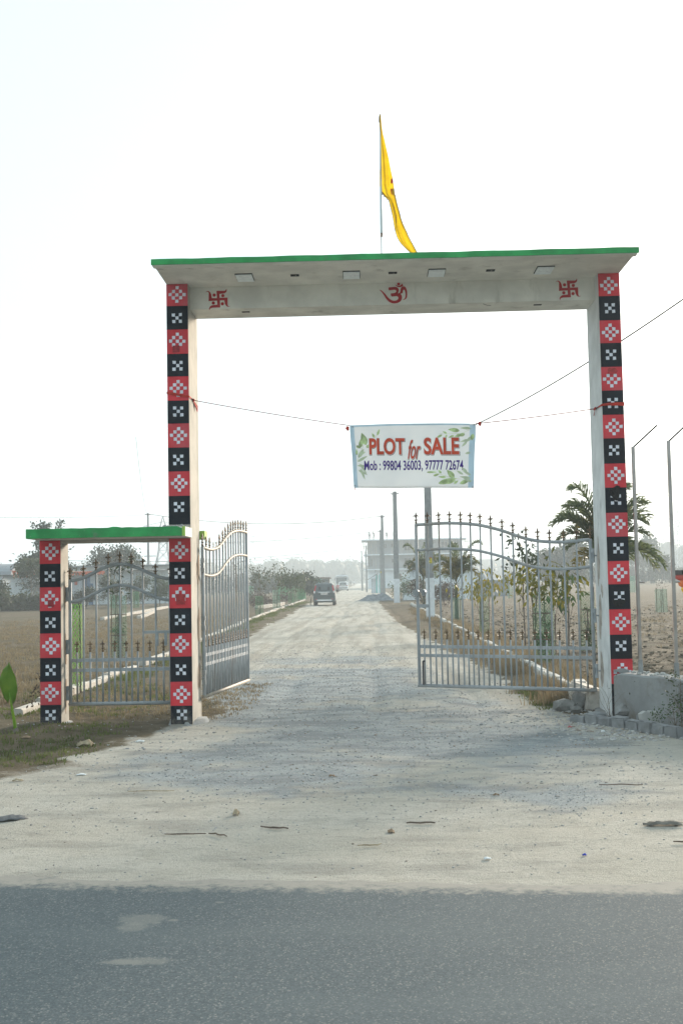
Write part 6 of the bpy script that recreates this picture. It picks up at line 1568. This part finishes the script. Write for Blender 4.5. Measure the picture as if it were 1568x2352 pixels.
# ================================================================== PEOPLE
MT['skin'] = pm('brown_skin', (0.16, 0.09, 0.06), .6, .1, 8); MT['hair'] = pm('black_hair', (.012, .011, .010), .7, .2, 20)
def person(label, loc, h, rz, shirt, legs, pose='stand', hold=None):
    root = thing('person', label, 'person', loc, rz); k = h / 1.7
    st = .10 if pose == 'stand' else .20
    J = {'pel': (0, 0, .93), 'wst': (0, .0, 1.08), 'chs': (0, .02 if pose != 'bend' else -.12, 1.30), 'nck': (0, .03 if pose != 'bend' else -.2, 1.46), 'hd0': (0, .02 if pose != 'bend' else -.26, 1.54), 'hd1': (0, .0 if pose != 'bend' else -.30, 1.66)}
    for s, n_ in ((-1, 'l'), (1, 'r')):
        f = s * (.5 if pose == 'walk' else 0)
        J.update({n_ + 'hip': (s * .10, 0, .88), n_ + 'kne': (s * .11, -.04 + f * .30, .48), n_ + 'ank': (s * .12, f * .55, .09), n_ + 'toe': (s * .13, -.15 + f * .55, .03),
                  n_ + 'sho': (s * .19, J['chs'][1] + .01, 1.38), n_ + 'elb': (s * .26, J['chs'][1] - f * .3 - (.12 if pose == 'bend' else 0), 1.12), n_ + 'wri': (s * .25, J['chs'][1] - .12 - f * .35 - (.22 if pose == 'bend' else 0), .90 if pose != 'arms' else 1.22), n_ + 'hnd': (s * .245, J['chs'][1] - .16 - f * .35 - (.26 if pose == 'bend' else 0), .81 if pose != 'arms' else 1.28)})
    E_ = [('pel', 'wst'), ('wst', 'chs'), ('chs', 'nck'), ('nck', 'hd0'), ('hd0', 'hd1')]
    for n_ in 'lr': E_ += [('pel', n_ + 'hip'), (n_ + 'hip', n_ + 'kne'), (n_ + 'kne', n_ + 'ank'), (n_ + 'ank', n_ + 'toe'), ('chs', n_ + 'sho'), (n_ + 'sho', n_ + 'elb'), (n_ + 'elb', n_ + 'wri'), (n_ + 'wri', n_ + 'hnd')]
    R_ = {'pel': .135, 'wst': .125, 'chs': .15, 'nck': .055, 'hd0': .085, 'hd1': .088, 'hip': .092, 'kne': .062, 'ank': .043, 'toe': .035, 'sho': .062, 'elb': .045, 'wri': .032, 'hnd': .036}
    names_ = list(J); me = bpy.data.meshes.new('body'); me.from_pydata([Vector(J[n_]) * k for n_ in names_], [(names_.index(a), names_.index(b)) for a, b in E_], [])
    ob = bpy.data.objects.new('body', me); COL.objects.link(ob); ob.modifiers.new('skin', 'SKIN'); sb = ob.modifiers.new('sub', 'SUBSURF'); sb.levels = 1; sb.render_levels = 1
    for i, n_ in enumerate(names_):
        key = n_ if n_ in R_ else n_[1:]; sv_ = me.skin_vertices[0].data[i]; sv_.radius = (R_[key] * k, R_[key] * k * (.8 if key in ('chs', 'wst', 'pel') else 1)); sv_.use_root = n_ == 'pel'
    dg = bpy.context.evaluated_depsgraph_get(); dg.update(); m2 = bpy.data.meshes.new_from_object(ob.evaluated_get(dg)); bpy.data.objects.remove(ob)
    for m_ in (MT['skin'], pm('shirt_cloth', shirt, .85, .1, 8), pm('leg_cloth', legs, .85, .1, 8)): m2.materials.append(m_)
    for p in m2.polygons:
        c = p.center / k; p.use_smooth = True
        p.material_index = 0 if c.z > 1.47 or (abs(c.x) > .2 and c.z < 1.12) or c.z < .08 else (1 if c.z > .92 else 2)
    link('body', m2, None, root)
    hd = Vector(J['hd1']) * k; mb = MB(); mb.add([Vector((v[0] * .095, v[1] * .10, v[2] * .075)) * k + hd + Vector((0, .015, .035)) * k for v in ICO_V], [tuple(f) for f in ICO_F]); mk('hair', mb, MT['hair'], root, smooth=True)
    return root
person('child in pink top walking beside the grey hatchback', (-3.88, 152, 0), 1.35, math.pi, (.55, .22, .22), (.12, .10, .10), 'walk')
person('person in dark clothes walking at the far end of road, left one', (-4.75, 330, 0), 1.68, 0, (.10, .11, .12), (.08, .09, .10), 'walk')
person('person in a pale shirt at the far end of road, right one', (-3.75, 330, 0), 1.70, 0, (.5, .5, .5), (.16, .10, .10), 'arms')
person('worker in pale shirt standing at the left corner of roof', (.65, 234.9, 9.94), 1.65, .5, (.42, .44, .45), (.10, .12, .15))
person('worker in dark clothes second from the left on the roof', (1.60, 235.0, 9.94), 1.6, -.6, (.08, .09, .11), (.07, .08, .09), 'bend')
person('worker on the roof seen between the two poles', (4.2, 235.3, 9.94), 1.65, .2, (.12, .12, .13), (.08, .08, .09))
LA = thing('lumber', 'dark planks leaning by the left wheel of the hatchback', 'planks', (-4.0, 82.2, 0))
for k in range(3):
    mb = MB(); mb.bar((-.02 - .05 * k, .1 * k, 0), (.05 - .02 * k, .1 * k, .85 - .1 * k), .05, .02); mk('plank', mb, MT['wood'], LA)

# ================================================================== LITTER ON THE SHOULDER
def stick(a, b, r, label, seed, mat='twig'):
    rs_ = random.Random(seed); a, b = Vector((*a, .012)), Vector((*b, .012)); n = 6; pts_ = []
    for k in range(n + 1):
        p = a.lerp(b, k / n); zz = float(zat(np.array([p.x]), np.array([p.y]))[0]); pts_.append(p + Vector((rs_.uniform(-.006, .006), rs_.uniform(-.008, .008), zz + rs_.uniform(0, .006))))
    mb = MB(); mb.tube(pts_, [r * (.7 + .3 * math.sin(math.pi * k / n)) for k in range(n + 1)], 6); tag(mk('stick', mb, MT[mat]), label, 'stick')
stick((-.785, 8.249), (-.595, 8.236), .007, 'short dark stick on the sand left of the middle', 1, 'wood')
stick((.241, 8.369), (.450, 8.354), .007, 'straight dark stick on the sand below the gate opening', 2, 'wood')
stick((-1.437, 8.084), (-1.15, 8.06), .005, 'thin pale twig on the sand to the left', 3)
stick((-1.13, 8.09), (-1.0, 7.985), .006, 'bent thin twig beside the thin pale twig', 4)
stick((-.10, 7.62), (.06, 7.66), .005, 'faint thin straw near the asphalt edge', 5, 'straw')
stick((-2.05, 9.75), (-1.65, 9.72), .004, 'long thin straw on the left of the sand', 6, 'straw')
stick((1.95, 7.62), (2.2, 7.58), .006, 'dark twig near the right asphalt edge', 7)
stick((1.9, 9.75), (2.25, 9.70), .005, 'thin twig on the right of the sand', 8)
def scrap(p, sx, sy, sz, seed, mat, label, cat, name='litter', rz=0):
    r = random.Random(seed); mb = MB(); n = 7; V = []
    for j in range(n):
        for i in range(n):
            u, v = i / (n - 1) - .5, j / (n - 1) - .5; m_ = 1 - .35 * r.random() * (abs(u) + abs(v)); V.append((u * sx * m_, v * sy * m_, sz * (.3 + r.random()) * (1 - 2.2 * (u * u + v * v))))
    mb.add(V, [(j * n + i, j * n + i + 1, (j + 1) * n + i + 1, (j + 1) * n + i) for j in range(n - 1) for i in range(n - 1)])
    z = float(zat(np.array([p[0]]), np.array([p[1]]))[0]); o = tag(mk(name, mb, mat, fix=False, smooth=True, loc=(p[0], p[1], z + .006), rot=(0, 0, rz)), label, cat); o.modifiers.new('thick', 'SOLIDIFY').thickness = .003
MT['rag_dark'] = pm('dark_rag', (.12, .125, .13), .9, .3, 25); MT['paper'] = pm('white_paper', (.70, .72, .72), .8, .08, 20); MT['dry_leaf'] = pm('dry_leaf', (.24, .17, .11), .9, .3, 25); MT['blue_cap'] = pm('blue_plastic', (.02, .05, .42), .4, .1, 10)
scrap((-2.72, 8.68), .28, .16, .03, 1, MT['rag_dark'], 'crumpled dark rag on the sand at the left edge', 'rag', rz=.5)
scrap((2.02, 8.16), .30, .08, .025, 2, pm('grey_brown_leaf', (.15, .14, .12), .9, .3, 20), 'dried crumpled leaf on the sand at the right edge', 'leaf')
scrap((1.32, 7.33), .030, .022, .012, 3, MT['blue_cap'], 'tiny bright blue plastic scrap on the sand', 'litter')
scrap((-2.67, 10.70), .10, .05, .012, 4, MT['paper'], 'white paper scrap by the grass edge on the left', 'litter')
scrap((-1.02, 8.75), .05, .10, .04, 5, MT['straw'], 'pale dry husk standing on the sand', 'husk')
scrap((-3.10, 12.60), .20, .16, .07, 6, MT['straw'], 'pale straw lump in front of the side gate', 'straw')
scrap((-2.55, 12.85), .10, .06, .02, 7, MT['paper'], 'white and rusty scrap left of the main pillar foot', 'litter')
scrap((2.59, 13.0), .05, .03, .02, 8, MT['paper'], 'small white scrap before the edging blocks', 'litter')
scrap((2.30, 13.45), .06, .04, .02, 9, pm('red_white_wrapper', (.45, .12, .12), .5, .5, 40), 'red and white wrapper near the right pillar', 'litter')
scrap((.71, 7.27), .05, .04, .015, 10, MT['paper'], 'pale flat scrap close to the asphalt edge', 'litter')
scrap((.13, 8.10), .05, .07, .02, 11, MT['dry_leaf'], 'curled dry leaf in the middle of the sand', 'leaf')
scrap((-3.18, 10.42), .10, .04, .02, 12, MT['straw'], 'pale bone like husk at the lower left grass', 'husk')
scrap((-3.9, 13.1), .12, .07, .03, 13, MT['dry_leaf'], 'fallen dry leaf before the outer left pillar', 'leaf')
scrap((-.35, 10.4), .06, .04, .02, 14, MT['dry_leaf'], 'brown leaf on the grey gravel in the middle', 'leaf')
scrap((1.0, 9.4), .06, .03, .015, 15, MT['dry_leaf'], 'brown leaf on the sand right of the middle', 'leaf')

# ================================================================== HAZE
mb = MB(); mb.box((0, 300, 16.5), (1300, 740, 35.0)); 
hz = mk('haze', mb, None)
hz.location = (0, 0, 0)
hm = bpy.data.materials.new('pale_haze'); hm.use_nodes = True
hn = hm.node_tree.nodes; hl = hm.node_tree.links
hn.remove(hn['Principled BSDF'])
pv = hn.new('ShaderNodeVolumePrincipled'); pv.inputs['Color'].default_value = (0.86, 0.945, 1.0, 1); pv.inputs['Density'].default_value = 0.0014; pv.inputs['Anisotropy'].default_value = 0.15
hl.new(pv.outputs[0], hn['Material Output'].inputs['Volume'])
hz.data.materials.append(hm)
tag(hz, 'pale morning haze hanging over the fields', kind='stuff')
